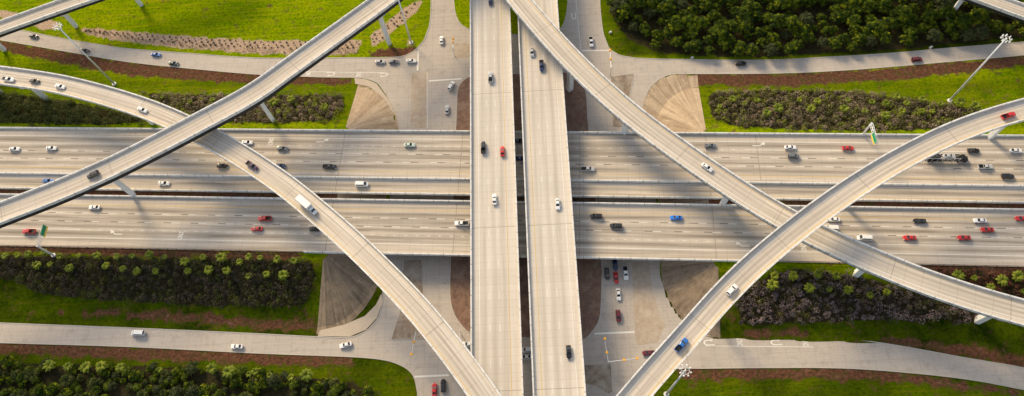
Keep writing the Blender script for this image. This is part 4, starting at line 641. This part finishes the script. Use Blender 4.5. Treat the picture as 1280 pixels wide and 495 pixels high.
# ---------------------------------------------------------------- vegetation
def leaves(cent, nrm, size, tilt=0.6, asp=0.55):
    """one leaf quad per centre, facing roughly along nrm"""
    n = len(cent); nrm = nrm+rng.normal(0, tilt, (n, 3)); nrm /= np.linalg.norm(nrm, axis=1)[:, None]
    a = np.cross(nrm, rng.normal(0, 1, (n, 3))); a /= np.linalg.norm(a, axis=1)[:, None]; b = np.cross(nrm, a)
    sz = (size*rng.uniform(.6, 1.3, n))[:, None]; a = a*sz*.5; b = b*sz*.5*asp
    V = np.stack([cent-a, cent+b*.9-a*.1, cent+a, cent-b*.9-a*.1], 1).reshape(-1, 3); return V, np.arange(4*n).reshape(n, 4)
def dome(n): 
    v = rng.normal(0, 1, (n, 3)); v[:, 2] = np.abs(v[:, 2])*.9-.15; return v/np.linalg.norm(v, axis=1)[:, None]
LM = dict(
 evergreen=leaf_mat('evergreen_leaf', (0.045, 0.065, 0.014), (0.18, 0.19, 0.045)), mixed=leaf_mat('mixed_shrub_leaf', (0.075, 0.080, 0.022), (0.56, 0.41, 0.32), (0.30, 0.35, 0.03)), dark=leaf_mat('dark_shrub_leaf', (0.022, 0.026, 0.012), (0.19, 0.15, 0.115), (0.12, 0.15, 0.02)),
 purple=leaf_mat('purple_shrub_leaf', (0.034, 0.030, 0.026), (0.44, 0.34, 0.34), (0.14, 0.14, 0.045)), red=leaf_mat('red_shrub_leaf', (0.090, 0.028, 0.020), (0.22, 0.080, 0.050), (0.28, 0.14, 0.09)),
 palm=leaf_mat('palm_frond', (0.070, 0.115, 0.008), (0.27, 0.30, 0.025)), wood=leaf_mat('woodland_leaf', (0.014, 0.034, 0.004), (0.150, 0.220, 0.006), (0.38, 0.42, 0.010)), olive=leaf_mat('olive_leaf', (0.045, 0.060, 0.022), (0.13, 0.15, 0.05)), small=leaf_mat('small_shrub_leaf', (0.055, 0.040, 0.020), (0.085, 0.10, 0.025)))
def bed(name, poly, mat, label, sp=1.25, r=(.65, 1.15), hgt=1.15, nl=30, size=.42):
    pts = scatter(poly, sp); pts = pts+rng.normal(0, .35*sp, pts.shape); V = []; F = []; Cc = []; k = 0
    z = hz(pts[:, 0], pts[:, 1]); n = len(pts); rr = rng.uniform(*r, n)*rng.choice([.6, .8, 1.0, 1.0, 1.45], n); tone = rng.uniform(0, 1, n); t2 = rng.uniform(0, 1, n)
    d = dome(n*nl).reshape(n, nl, 3); rad = rng.uniform(.72, 1.05, (n, nl, 1)); cen = d*rad*rr[:, None, None]*np.array([1, 1, hgt])+np.c_[pts, z+.35*rr][:, None, :]
    V, F = leaves(cen.reshape(-1, 3), d.reshape(-1, 3), size, .55, .7)
    # each clump's tone, its leaf tips a touch paler
    cc = np.zeros((n, nl, 4, 4)); cc[..., 3] = 1; cc[..., 0] = np.clip(tone[:, None]**1.3*.8+rng.uniform(-.12, .2, (n, nl)), 0, 1)[..., None]; cc[..., 1] = t2[:, None, None]
    o = link(bpy.data.objects.new(name, np_mesh(name, V, F, mat, cc.reshape(-1, 4)))); return tag(o, label, 'shrubs', kind='stuff')
bed('shrub_bed', BEDS['west_evergreen'], LM['evergreen'], 'dense dark evergreen shrubs under the curved west ramp', 2.3, (1.1, 2.4), 1.25, 110, .48)
bed('shrub_bed', BEDS['west_mixed'], LM['mixed'], 'brown and green shrub bed beside the straight west ramp', 1.95, (.8, 1.6), 1.4, 72, .46)
bed('shrub_bed', BEDS['east_mixed'], LM['mixed'], 'purplish brown shrub bed with bright palms above the east freeway', 1.95, (.8, 1.6), 1.4, 72, .46)
bed('shrub_bed', BEDS['south_dark'], LM['dark'], 'long dark shrub bed below the left freeway', 1.8, (.8, 1.5), 1.45, 66, .44)
bed('shrub_bed', BEDS['south_purple'], LM['purple'], 'dark purplish shrub bed below the crossing of the east ramps', 1.8, (.8, 1.5), 1.45, 66, .44)
bed('shrub_bed', BEDS['south_red'], LM['red'], 'reddish shrub bed with palms at the right picture edge', 1.7, (.7, 1.2), 1.2, 50, .45)
def palm_mesh(seed):
    r = np.random.default_rng(seed); V = []; F = []; Cc = []
    for i in range(22):
        az = i*2.399+r.uniform(-.2, .2); el = .15+1.05*(i/22); L_ = r.uniform(1.25, 1.75); px, pz = 0.0, 0.0; e = el; prev = None; tone = r.uniform(.25, 1)
        for k in range(5):
            wd = (.10, .30, .34, .26, .03)[k]; c = np.array([math.cos(az)*px, math.sin(az)*px, pz]); n = np.array([-math.sin(az), math.cos(az), 0])*wd; dz = np.array([0, 0, -.5*wd])
            row = [c-n+dz, c, c+n+dz]; b = len(V); V += row; Cc += [(tone, 0, 0, 1)]*3
            if prev is not None: F += [(prev, prev+1, b+1, b), (prev+1, prev+2, b+2, b+1)]
            prev = b; px += math.cos(e)*L_/4; pz += math.sin(e)*L_/4; e -= .42
    return np_mesh('crown', np.array(V), np.array(F), LM['palm'], np.array(Cc))
palms = [palm_mesh(i) for i in range(5)]
m_ = MB(); m_.tube((0, 0, -.4), (0, 0, .9), .26, .2, 8); m_.tube((0, 0, .9), (.03, 0, 1.75), .2, .16, 8); palm_trunk = m_.mesh('trunk', M['bark'], True)
ORD = 'first second third fourth fifth sixth seventh eighth ninth tenth eleventh twelfth thirteenth fourteenth fifteenth sixteenth seventeenth eighteenth nineteenth twentieth'.split()
ORD += ['twenty-'+o for o in ORD[:9]]+['thirtieth']+['thirty-'+o for o in ORD[:9]]+['fortieth']+['forty-'+o for o in ORD[:9]]+['fiftieth']+['fifty-'+o for o in ORD[:9]]
pwhere = dict(south_dark='the dark shrub bed below the left freeway', east_mixed='the shrub bed above the east freeway', west_mixed='the bed beside the straight west ramp', south_purple='the purplish shrub bed below the east ramps', south_red='the reddish shrub bed at the right edge', south_verge='the thicket edge at the lower left')
for k, L_ in PALMS.items():
    plab = {k: None}
    for j_, (x, y) in enumerate(sorted(L_)):
        plab[k] = 'small bright palm, '+ORD[j_]+' from the left in '+pwhere[k]
        r = empty('palm', (x, y, float(hz(x, y))), random.uniform(0, 6.28)); s = random.uniform(.85, 1.75)*(1.15 if k == 'south_verge' else 1); r.scale = (s, s, s*random.uniform(.9, 1.2)); tag(r, plab[k], 'palm', 'small palms in the '+k.replace('_', ' ')+' planting')
        o = link(bpy.data.objects.new('crown', random.choice(palms))); o.parent = r; o.location = (0, 0, 1.7); o = link(bpy.data.objects.new('trunk', palm_trunk)); o.parent = r
def crown_mesh(seed, R_, Hc, lobes, nl, mat, size):
    r = np.random.default_rng(seed); C_ = []; N_ = []; T_ = []; U_ = []
    for i in range(lobes):
        a = i*2.399+r.uniform(-.4, .4); u = math.sqrt((i+.5)/lobes); rad = R_*u*r.uniform(.6, .85); zc = Hc*(1-.75*u*u)*r.uniform(.65, 1.0); lr = R_*r.uniform(.2, .36)*min(1, (16/lobes)**.5*1.1)
        d = r.normal(0, 1, (nl, 3)); d /= np.linalg.norm(d, axis=1)[:, None]; d[:, 2] = np.where(d[:, 2] < -.3, -d[:, 2], d[:, 2]); rr = r.uniform(.4, 1.3, (nl, 1))
        C_.append(np.array([math.cos(a)*rad, math.sin(a)*rad, zc])+d*rr*lr*np.array([1, 1, .8])); N_.append(d); T_.append(np.clip(r.uniform(.0, 1.0)**1.6+r.uniform(-.15, .2, nl), 0, 1)); U_.append(np.full(nl, r.uniform(0, 1)))
    V, F = leaves(np.vstack(C_), np.vstack(N_), size, .6, .7); cc = np.ones((len(V), 4)); cc[:, 0] = np.repeat(np.concatenate(T_), 4); cc[:, 1] = np.repeat(np.concatenate(U_), 4)
    return np_mesh('crown', V, F, mat, cc)
def trunk_mesh(h, r0, n=4):
    mb = MB(); mb.tube((0, 0, -.5), (0, 0, h), r0, r0*.55, 8)
    for i in range(n): a = i*6.28/n+.4; mb.tube((0, 0, h*(.6+.1*i)), (math.cos(a)*h*.4, math.sin(a)*h*.4, h*1.15), r0*.45, r0*.15, 6)
    return mb.mesh('trunk', M['bark'], True)
tr_c = [crown_mesh(100+i, 4.2, 4.2, 46, 95, LM['wood'], .44) for i in range(6)]+[crown_mesh(130, 4.6, 4.4, 40, 80, LM['olive'], .46)]
tr_t = trunk_mesh(4.2, .3)
pts = scatter(WOOD, 6.0, .36); pts = pts[pts[:, 0].argsort()]; nf_ = no_ = 0
for (x, y) in pts:
    dE = sum(inside(WOOD, np.array([x]), np.array([y-d]))[0] for d in (4, 8, 14)); front = dE <= 1
    r = empty('tree', (x, y, 0), random.uniform(0, 6.28)); s = random.uniform(.65, .95) if front else random.choice((random.uniform(.6, .9), random.uniform(.85, 1.35))); r.scale = (s, s, s*random.uniform(.8, 1.15))
    ol = random.random() < .09
    if ol: tag(r, ORD[no_]+' greyish olive tree from the left in the upper right wood', 'tree', 'olive trees of the wood'); no_ += 1
    elif front: tag(r, ORD[nf_]+' low tree from the left along the roadside edge of the wood', 'tree', 'trees at the front edge of the wood'); nf_ += 1
    else: tag(r, 'dark green broadleaf tree inside the dense wood at the upper right', 'tree', 'trees inside the wood')
    o = link(bpy.data.objects.new('crown', tr_c[6] if ol else random.choice(tr_c[:6]))); o.parent = r; o.location = (0, 0, 2.6); o = link(bpy.data.objects.new('trunk', tr_t)); o.parent = r
bu_c = [crown_mesh(200+i, 1.9, 1.9, 20, 60, LM[k], .36) for i, k in enumerate(('wood', 'palm', 'wood', 'evergreen', 'olive'))]; bu_t = trunk_mesh(1.3, .12, 3)
vb = scatter(VERGEBUSH, 3.1, .45); vb = vb[np.sin(vb[:, 0]*.21+1)+np.sin(vb[:, 1]*.5+vb[:, 0]*.13) > -1.15]
for (x, y) in vb:
    i = random.choices(range(5), (3, 3, 3, 3, 2))[0]; r = empty('bush', (x, y, 0), random.uniform(0, 6.28)); s = random.uniform(.6, 1.1)+(random.random() < .25)*.6; r.scale = (s, s, s)
    kind = ('leafy green bush', 'dark evergreen bush', 'greyish olive bush')[max(0, i-2)]; tag(r, kind+' in the thicket at the lower left below the frontage road', 'bush', kind+'es of the lower left thicket')
    o = link(bpy.data.objects.new('crown', bu_c[i])); o.parent = r; o.location = (0, 0, .6); o = link(bpy.data.objects.new('trunk', bu_t)); o.parent = r
sm_c = [crown_mesh(300+i, .55, .5, 5, 16, LM['small'], .34) for i in range(4)]
for j, poly in enumerate(BEDSHRUB):
    if j == 0:
        tp, bt = np.array(poly[:6]), np.array(poly[6:][::-1]); ps = []
        for f in (.12, .34, .56):
            for x in np.arange(tp[0, 0]+2+random.uniform(0, 2), tp[-1, 0], 3.1): ps.append((x+random.uniform(-.5, .5), np.interp(x, tp[:, 0], tp[:, 1])*(1-f)+np.interp(x, bt[:, 0], bt[:, 1])*f+random.uniform(-.4, .4)))
    else: ps = scatter(poly, 2.8, .25)
    for (x, y) in ps:
        o = link(bpy.data.objects.new('small_shrub', random.choice(sm_c))); o.location = (x, y, float(hz(x, y))); s = random.uniform(.6, 1.1); o.scale = (s, s, s)
        tag(o, ('small brown shrub in the long mulch bed along the upper left frontage road', 'small brown shrub in the mulch strip beside the tall ramp pier at the top')[j], 'shrub', ('shrubs of the long mulch bed', 'shrubs of the mulch strip at the top')[j])
# denser brush on the road side of the long bed
low = [p for p in BEDSHRUB[0]]; b2 = scatter(low, 1.5, .4)
top = np.array(BEDSHRUB[0][:6]); bot = np.array(BEDSHRUB[0][6:][::-1])
def frac(x, y):
    yt = np.interp(x, top[:, 0], top[:, 1]); yb = np.interp(x, bot[:, 0], bot[:, 1]); return (yt-y)/(yt-yb+1e-6)
fr = frac(b2[:, 0], b2[:, 1]); b2 = b2[(fr > .6+.15*np.sin(b2[:, 0]*.3)) & (fr < 1.05) & (rng.uniform(0, 1, len(fr)) < .8)]
n = len(b2); d = dome(n*18).reshape(n, 18, 3); rr = rng.uniform(.35, .7, n); cen = d*rr[:, None, None]+np.c_[b2, np.full(n, .2)][:, None, :]; V, F = leaves(cen.reshape(-1, 3), d.reshape(-1, 3), .33, .6, .7)
cc = np.ones((len(V), 4)); cc[:, 0] = np.repeat(rng.uniform(0, 1, n), 72); cc[:, 1] = np.repeat(rng.uniform(0, 1, n), 72); o = link(bpy.data.objects.new('brush', np_mesh('brush', V, F, LM['small'], cc))); tag(o, 'low brown brush along the road side of the long mulch bed', 'brush', kind='stuff')
# ---------------------------------------------------------------- high masts, signs, signals, cabinets
def mast(x, y, lab, h=32.0, n=8):
    z = float(hz(x, y)); r = empty('light_mast', (x, y, z)); tag(r, lab, 'light mast')
    mb = MB(); mb.tube((0, 0, -.3), (0, 0, .35), 1.0, 1.0, 14); o = mb.build('footing', M['pier'], r); o.location = (0, 0, 0)
    mb = MB(); mb.tube((0, 0, .35), (0, 0, h), .48, .24, 12); o = mb.build('pole', M['steel'], r, smooth=True); o.location = (0, 0, 0)
    mb = MB(); k = 16
    for i in range(k): a, b = 2*math.pi*i/k, 2*math.pi*(i+1)/k; mb.tube((math.cos(a)*1.25, math.sin(a)*1.25, h-.3), (math.cos(b)*1.25, math.sin(b)*1.25, h-.3), .07, .07, 6, False)
    for i in range(4): a = math.pi*i/2; mb.tube((0, 0, h-.3), (math.cos(a)*1.25, math.sin(a)*1.25, h-.3), .06, .06, 6)
    o = mb.build('ring', M['steel'], r); o.location = (0, 0, 0); lm = MB(); lm.tube((0, 0, -.3), (0, 0, .1), .32, .22, 10); lm.box((0, 0, .22), (.4, .3, .24)); me = lm.mesh('lamp', M['lampglass'])
    for i in range(n): a = 2*math.pi*(i+.5)/n; o = link(bpy.data.objects.new('lamp', me)); o.parent = r; o.location = (math.cos(a)*1.75, math.sin(a)*1.75, h-.3); o.rotation_euler = (0, 0, a)
for (x, y), lab in zip(MASTS, ('tall steel light mast left, its lamps above the top left frontage road', 'tall steel light mast at the right beside the curved east ramp', 'light mast at the bottom with a full ring of lamps beside the curved ramp', 'tall steel light mast at the top centre left on a small mulch pad')): mast(x, y, lab, 42 if abs(x) > 80 or y < 100 else 32)
def sign(x, y, d, face, lab):
    """cantilever sign: post at the verge, truss arm over the lanes (d = +1/-1 along y), panel facing face*x"""
    z = float(hz(x, y)); r = empty('overhead_sign', (x, y, z)); tag(r, lab, 'sign'); H0 = 9.6
    def b(mb, n, m, p=r): o = mb.build(n, m, p); o.location = (0, 0, 0); return o
    mb = MB(); mb.tube((0, 0, -.4), (0, 0, H0+.6), .42, .34, 12); b(mb, 'post', M['steel']); mb = MB(); mb.tube((0, 0, -.4), (0, 0, .3), .9, .9, 12); b(mb, 'footing', M['pier'])
    mb = MB(); L_ = 9.5
    for zz in (H0-.55, H0+.55):
        for xx in (-.4, .4): mb.tube((xx, 0, zz), (xx, d*L_, zz), .09, .09, 6)
    for i in range(8):
        y0, y1 = d*L_*i/8, d*L_*(i+1)/8
        for xx in (-.4, .4): mb.tube((xx, y0, H0-.55), (xx, y1, H0+.55), .06, .06, 5)
        mb.tube((-.4, y0, H0+.55), (.4, y1, H0+.55), .06, .06, 5)
    b(mb, 'truss_arm', M['steel']); fx = face*.62; mb = MB(); mb.box((fx, d*(L_-2.7), H0+.35), (.1, 4.6, 2.2)); p = b(mb, 'sign_panel', M['green'])
    mb = MB(); mb.box((fx+face*.008, d*(L_-2.7), H0-1.15), (.1, 4.6, .8)); q_ = mb.build('exit_strip', M['signyellow'], p); q_.location = (0, 0, 0)
    mb = MB()
    for yy, zz, dy, dz in ((0, 1.0, 4.3, .08), (0, -1.0, 4.3, .08), (2.15, 0, .08, 2.05), (-2.15, 0, .08, 2.05)): mb.box((fx+face*.06, d*(L_-2.7)+yy, H0+.35+zz), (.02, dy, dz))
    q_ = mb.build('border', M['white'], p); q_.location = (0, 0, 0)
sign(*SIGNS[0], -1, -1, 'green and yellow overhead road sign on a cantilever at the upper right freeway edge'); sign(*SIGNS[1], 1, 1, 'green and yellow overhead road sign on a cantilever at the lower left freeway edge')
def signal(x, y, arms, lab):
    r = empty('traffic_signal', (x, y, RZ+.1)); tag(r, lab, 'traffic signal'); b = lambda mb, n, m: setattr(mb.build(n, m, r), 'location', (0, 0, 0))
    mb = MB(); mb.tube((0, 0, -.2), (0, 0, 6.4), .2, .15, 10); b(mb, 'pole', M['steel'])
    for ax, ay, fr_ in arms:
        mb = MB(); mb.tube((0, 0, 5.9), (ax, ay, 6.3), .13, .08, 8); b(mb, 'mast_arm', M['steel'])
        for f in fr_:
            mb = MB(); mb.box((ax*f, ay*f, 5.75+.4*f), (.7, .7, 1.15)); mb.box((ax*f, ay*f, 6.36+.4*f), (.85, .85, .06)); b(mb, 'signal_head', M['signalyellow'])
for (x, y), arms, lab in zip(SIGNALS, ([(-1.2, -8.5, (.45, 1))], [(0, -5, (1,))], [(-.6, 8.5, (.4, 1)), (10.5, .8, (.55, 1))], [(.3, 9.5, (.5, 1))], [(.2, 5, (.6, 1))]),
    ('traffic signal on the soil island at the lower left of the south junction', 'traffic signal half hidden between the ramp and the left bridge', 'traffic signal with two mast arms in the south junction right of the bridges', 'traffic signal with one mast arm at the north-east junction', 'traffic signal on the small paved island of the north junction')): signal(x, y, arms, lab)
for (x, y), lab in zip(BOXES, ('small white cabinet at the kerb below the wood, left of the black SUV', 'small white cabinet at the kerb below the wood near the maroon car', 'small white cabinet on the grass corner beside the wood', 'small white cabinet beside the lower right frontage road', 'small cabinet on the verge above the lower left frontage road', 'small cabinet on the verge left of the north-west junction')):
    r = empty('utility_cabinet', (x, y, float(hz(x, y))), .1); tag(r, lab, 'cabinet'); mb = MB(); mb.box((0, 0, .45), (1.0, .6, .95)); o = mb.build('housing', M['cabinet'], r); o.location = (0, 0, 0)
    mb = MB(); mb.box((0, 0, .97), (1.1, .7, .09)); o = mb.build('lid', M['cabinet'], r); o.location = (0, 0, 0); mb = MB(); mb.box((0, 0, .02), (1.3, .9, .12)); o = mb.build('plinth', M['kerb'], r); o.location = (0, 0, 0)
# ---------------------------------------------------------------- vehicles (nose along +x, wheels on z = 0)
def loft(mb, st):
    rows = []
    for x, w_, z0, z1 in st:
        h = z1-z0; b = len(mb.v); pr = [(-w_*.9, z0), (-w_, z0+.3*h), (-w_*.985, z0+.68*h), (-w_*.9, z0+.93*h), (-w_*.6, z1), (w_*.6, z1), (w_*.9, z0+.93*h), (w_*.985, z0+.68*h), (w_, z0+.3*h), (w_*.9, z0)]
        mb.v += [(x, y, z) for y, z in pr]; rows.append(b)
    k = 10
    for a, b in zip(rows, rows[1:]):
        for j in range(k): j2 = (j+1) % k; mb.f.append((a+j, b+j, b+j2, a+j2)); mb.uv.append([(0, 0)]*4)
    mb.f.append(tuple(rows[0]+j for j in range(k))); mb.uv.append([(0, 0)]*k); mb.f.append(tuple(rows[-1]+j for j in reversed(range(k)))); mb.uv.append([(0, 0)]*k)
def cabin(x0, x1, w0, z0, u0, u1, w1, z1):
    """painted roof shell and the glass of a cabin: bottom x0..x1, roof u0..u1"""
    B = [(x0, -w0, z0), (x1, -w0, z0), (x1, w0, z0), (x0, w0, z0)]; T = [(u0, -w1, z1), (u1, -w1, z1), (u1, w1, z1), (u0, w1, z1)]
    sh = MB(); ri = .09; R_ = [(u0+.12, -w1+ri, z1+.055), (u1-.14, -w1+ri, z1+.055), (u1-.14, w1-ri, z1+.055), (u0+.12, w1-ri, z1+.055)]
    sh.quad(*R_)
    for i in range(4): j = (i+1) % 4; sh.quad(B[i], B[j], T[j], T[i]); sh.quad(T[i], T[j], R_[j], R_[i])
    def pane(a, b, c, d, m0, m1, n0, n1, off):
        a, b, c, d = map(Vector, (a, b, c, d)); nn = (b-a).cross(d-a).normalized()*off; P = lambda u, v: (a*(1-u)+b*u)*(1-v)+(d*(1-u)+c*u)*v+nn
        mb = MB(); mb.quad(P(m0, n0), P(m1, n0), P(m1, n1), P(m0, n1)); return mb
    gl = [('windscreen', pane(B[1], B[2], T[2], T[1], .06, .94, .08, .97, .012)), ('rear_window', pane(B[3], B[0], T[0], T[3], .08, .92, .15, .95, .012)), ('side_window', pane(B[0], B[1], T[1], T[0], .10, .92, .18, .92, .012)), ('side_window', pane(B[2], B[3], T[3], T[2], .08, .90, .18, .92, .012))]
    return sh, gl
wheel_mb = MB(); wheel_mb.tube((0, -.12, 0), (0, .12, 0), .34, .34, 14); wheel_me = wheel_mb.mesh('wheel', M['tyre']); rm = MB(); rm.tube((0, -.13, 0), (0, .13, 0), .2, .2, 10); rim_me = rm.mesh('rim', M['rim'])
def car_kind(kind):
    """list of (part name, mesh, material key or 'paint', location)"""
    P = []; body = MB(); G = []
    if kind == 'sedan':
        loft(body, [(-2.40, .70, .45, .86), (-2.28, .84, .32, .98), (-1.75, .91, .24, 1.02), (-.6, .93, .22, .98), (.9, .93, .22, .96), (1.65, .91, .24, .90), (2.2, .83, .30, .78), (2.40, .64, .42, .66)]); sh, G = cabin(-1.85, 1.05, .82, .94, -1.05, .18, .63, 1.38); wb, L2, W2 = 1.38, 2.36, .68
    elif kind == 'suv':
        loft(body, [(-2.42, .80, .5, 1.05), (-2.34, .90, .35, 1.1), (-1.6, .96, .3, 1.1), (.9, .97, .3, 1.1), (1.7, .95, .32, 1.05), (2.25, .87, .38, .95), (2.42, .70, .5, .8)]); sh, G = cabin(-2.32, 1.2, .88, 1.05, -2.0, .38, .70, 1.68); wb, L2, W2 = 1.42, 2.38, .72
    elif kind == 'pickup':
        loft(body, [(-2.85, .88, .5, .82), (-2.78, .94, .42, .84), (-.75, .97, .36, .84), (-.7, .97, .36, 1.1), (1.2, .97, .34, 1.1), (2.0, .96, .36, 1.08), (2.6, .89, .42, .98), (2.8, .74, .52, .85)]); sh, G = cabin(-.85, 1.35, .88, 1.06, -.62, .55, .70, 1.74); wb, L2, W2 = 1.75, 2.76, .76
        bw = MB(); bw.box((-1.8, .9, .98), (2.1, .1, .38)); bw.box((-1.8, -.9, .98), (2.1, .1, .38)); bw.box((-2.8, 0, .98), (.1, 1.9, .38)); P.append(('bed_wall', bw.mesh('bed_wall'), 'paint', (0, 0, 0))); fl = MB(); fl.box((-1.8, 0, .87), (1.9, 1.68, .05)); P.append(('bed_liner', fl.mesh('bed_liner'), 'trim', (0, 0, 0)))
    elif kind == 'van':
        loft(body, [(-2.75, .88, .5, 1.15), (-2.68, .97, .38, 1.2), (1.4, 1.0, .34, 1.2), (2.1, .98, .36, 1.12), (2.6, .88, .42, .98), (2.75, .72, .55, .85)]); sh, G = cabin(-2.66, 2.0, .93, 1.15, -2.5, 1.15, .82, 2.05); wb, L2, W2 = 1.7, 2.7, .74
    sh_v = len(body.v); body.v += sh.v; body.f += [tuple(i+sh_v for i in f) for f in sh.f]; body.uv += sh.uv
    P.append(('body', body.mesh('body'), 'paint', (0, 0, 0)))
    for n, g in G: P.append((n, g.mesh(n), 'glass', (0, 0, 0)))
    zz = .66 if kind == 'sedan' else .8
    for s in (-1, 1):
        lm = MB(); lm.box((L2-.12, s*W2, zz), (.2, .36, .16)); P.append(('headlight', lm.mesh('headlight'), 'lens', (0, 0, 0))); tm = MB(); tm.box((-L2+.03, s*(W2+.02), zz+.14), (.14, .3, .2)); P.append(('taillight', tm.mesh('taillight'), 'tail', (0, 0, 0)))
        mi = MB(); mi.box((.85 if kind != 'van' else 1.75, s*1.02, 1.0 if kind == 'sedan' else 1.15), (.16, .22, .15)); P.append(('mirror', mi.mesh('mirror'), 'paint', (0, 0, 0)))
        for fx in (-wb, wb): P.append(('wheel', wheel_me, None, (fx, s*.80, .34)))
    return P
KINDS = {k: car_kind(k) for k in ('sedan', 'suv', 'pickup', 'van')}
def vehicle(name, parts, col, x, y, z, yaw, label, cat, group=None, sc_=1.0):
    r = empty(name, (x, y, z), yaw); tag(r, label, cat, group); r.scale = (sc_, sc_, sc_)
    for n, me, mk, loc in parts:
        if not me.materials: me.materials.append(M['trim'])
        o = link(bpy.data.objects.new(n, me)); o.parent = r; o.location = loc
        if mk: o.material_slots[0].link = 'OBJECT'; o.material_slots[0].material = M['paint_'+col] if mk == 'paint' else M[mk]
        if n == 'wheel': w2 = link(bpy.data.objects.new('rim', rim_me)); w2.parent = o
    return r
def box_truck():
    P = []; cab = MB(); loft(cab, [(1.9, 1.0, .5, 1.55), (2.0, 1.05, .45, 1.6), (3.2, 1.05, .45, 1.55), (4.1, 1.0, .5, 1.3), (4.3, .85, .6, 1.1)]); sh, G = cabin(1.95, 3.6, .98, 1.5, 2.0, 2.95, .86, 2.35); k = len(cab.v); cab.v += sh.v; cab.f += [tuple(i+k for i in f) for f in sh.f]; cab.uv += sh.uv
    P.append(('cab', cab.mesh('cab'), 'paint', (0, 0, 0))); P += [(n, g.mesh(n), 'glass', (0, 0, 0)) for n, g in G]; bx = MB(); bx.box((-1.4, 0, 2.25), (6.2, 2.44, 2.5)); P.append(('cargo_box', bx.mesh('cargo_box'), 'paint', (0, 0, 0)))
    tr = MB()
    for sx, sy, sz, dx, dy, dz in ((-1.4, 1.2, 3.5, 6.3, .08, .1), (-1.4, -1.2, 3.5, 6.3, .08, .1), (1.7, 0, 3.5, .08, 2.4, .1), (-4.5, 0, 3.5, .08, 2.4, .1)): tr.box((sx, sy, sz), (dx, dy, dz))
    P.append(('roof_rail', tr.mesh('roof_rail'), 'signback', (0, 0, 0))); ch = MB(); ch.box((-.2, 0, .75), (8.0, .9, .35)); P.append(('chassis', ch.mesh('chassis'), 'trim', (0, 0, 0)))
    wm = MB(); wm.tube((0, -.16, 0), (0, .16, 0), .45, .45, 14); wm = wm.mesh('tyre', M['tyre'])
    for fx in (-2.9, 3.2):
        for s in (-1, 1): P.append(('tyre', wm, None, (fx, s*.95, .45)))
    for s in (-1, 1): lm = MB(); lm.box((4.2, s*.75, .95), (.14, .32, .2)); P.append(('headlight', lm.mesh('headlight'), 'lens', (0, 0, 0)))
    return P
def hauler():
    P = box_truck()[:0]; cab = MB(); loft(cab, [(5.0, 1.1, .55, 1.7), (5.1, 1.18, .5, 1.75), (6.8, 1.18, .5, 1.7), (8.0, 1.1, .55, 1.5), (8.3, .95, .65, 1.2)]); sh, G = cabin(5.05, 6.9, 1.08, 1.65, 5.1, 6.4, .98, 2.9); k = len(cab.v); cab.v += sh.v; cab.f += [tuple(i+k for i in f) for f in sh.f]; cab.uv += sh.uv
    P.append(('cab', cab.mesh('cab'), 'paint', (0, 0, 0))); P += [(n, g.mesh(n), 'glass', (0, 0, 0)) for n, g in G]
    for zz, n in ((.85, 'lower_deck'), (2.35, 'upper_deck')):
        mb = MB(); mb.box((-1.8, .95, zz), (13, .5, .12)); mb.box((-1.8, -.95, zz), (13, .5, .12))
        for i in range(9): mb.box((-8+i*1.55, 0, zz-.02), (.14, 2.3, .1))
        P.append((n, mb.mesh(n), 'trim', (0, 0, 0)))
    for s in (-1, 1):
        mb = MB(); 
        for i in range(7): mb.tube((-8+i*2.05, s*1.2, .8), (-8+i*2.05, s*1.2, 3.1), .07, .07, 6)
        mb.tube((-8.1, s*1.2, 3.05), (4.4, s*1.2, 3.05), .08, .08, 6); P.append(('side_frame', mb.mesh('side_frame'), 'steel', (0, 0, 0)))
    wm = MB(); wm.tube((0, -.18, 0), (0, .18, 0), .48, .48, 14); wm = wm.mesh('tyre', M['tyre'])
    for fx in (-6.6, -5.5, 4.6, 7.2):
        for s in (-1, 1): P.append(('tyre', wm, None, (fx, s*1.0, .48)))
    return P
GROUPS = dict()
for (x, y, z, a, kind, col, lab) in CARS:
    if kind == 'boxtruck': vehicle('box_truck', box_truck(), 'white', x, y, z+.012, a, lab, 'truck', None, 1.08); continue
    if kind == 'hauler':
        r = vehicle('car_hauler', hauler(), 'black', x, y, z+.012, a, lab, 'truck')
        for dx, dz, kk, cc_, ll in ((-5.4, 2.42, 'sedan', 'dark', 'dark car on the rear upper deck of the car hauler'), (.1, 2.42, 'sedan', 'silver', 'silver car on the front upper deck of the car hauler'), (-4.6, .92, 'sedan', 'black', 'black car on the lower deck of the car hauler')):
            vehicle('car', KINDS[kk], cc_, x+math.cos(a)*dx, y+math.sin(a)*dx, z+dz, a, ll, 'car', 'cars carried on the hauler')
        continue
    nm = dict(sedan='car', suv='sport_utility_vehicle', pickup='pickup_truck', van='van')[kind]
    vehicle(nm, KINDS[kind], col, x, y, z+.012, a+random.uniform(-.015, .015), lab, dict(sedan='car', suv='car', pickup='pickup', van='van')[kind], 'vehicles on the roads')
print('objects', len(COL.objects))
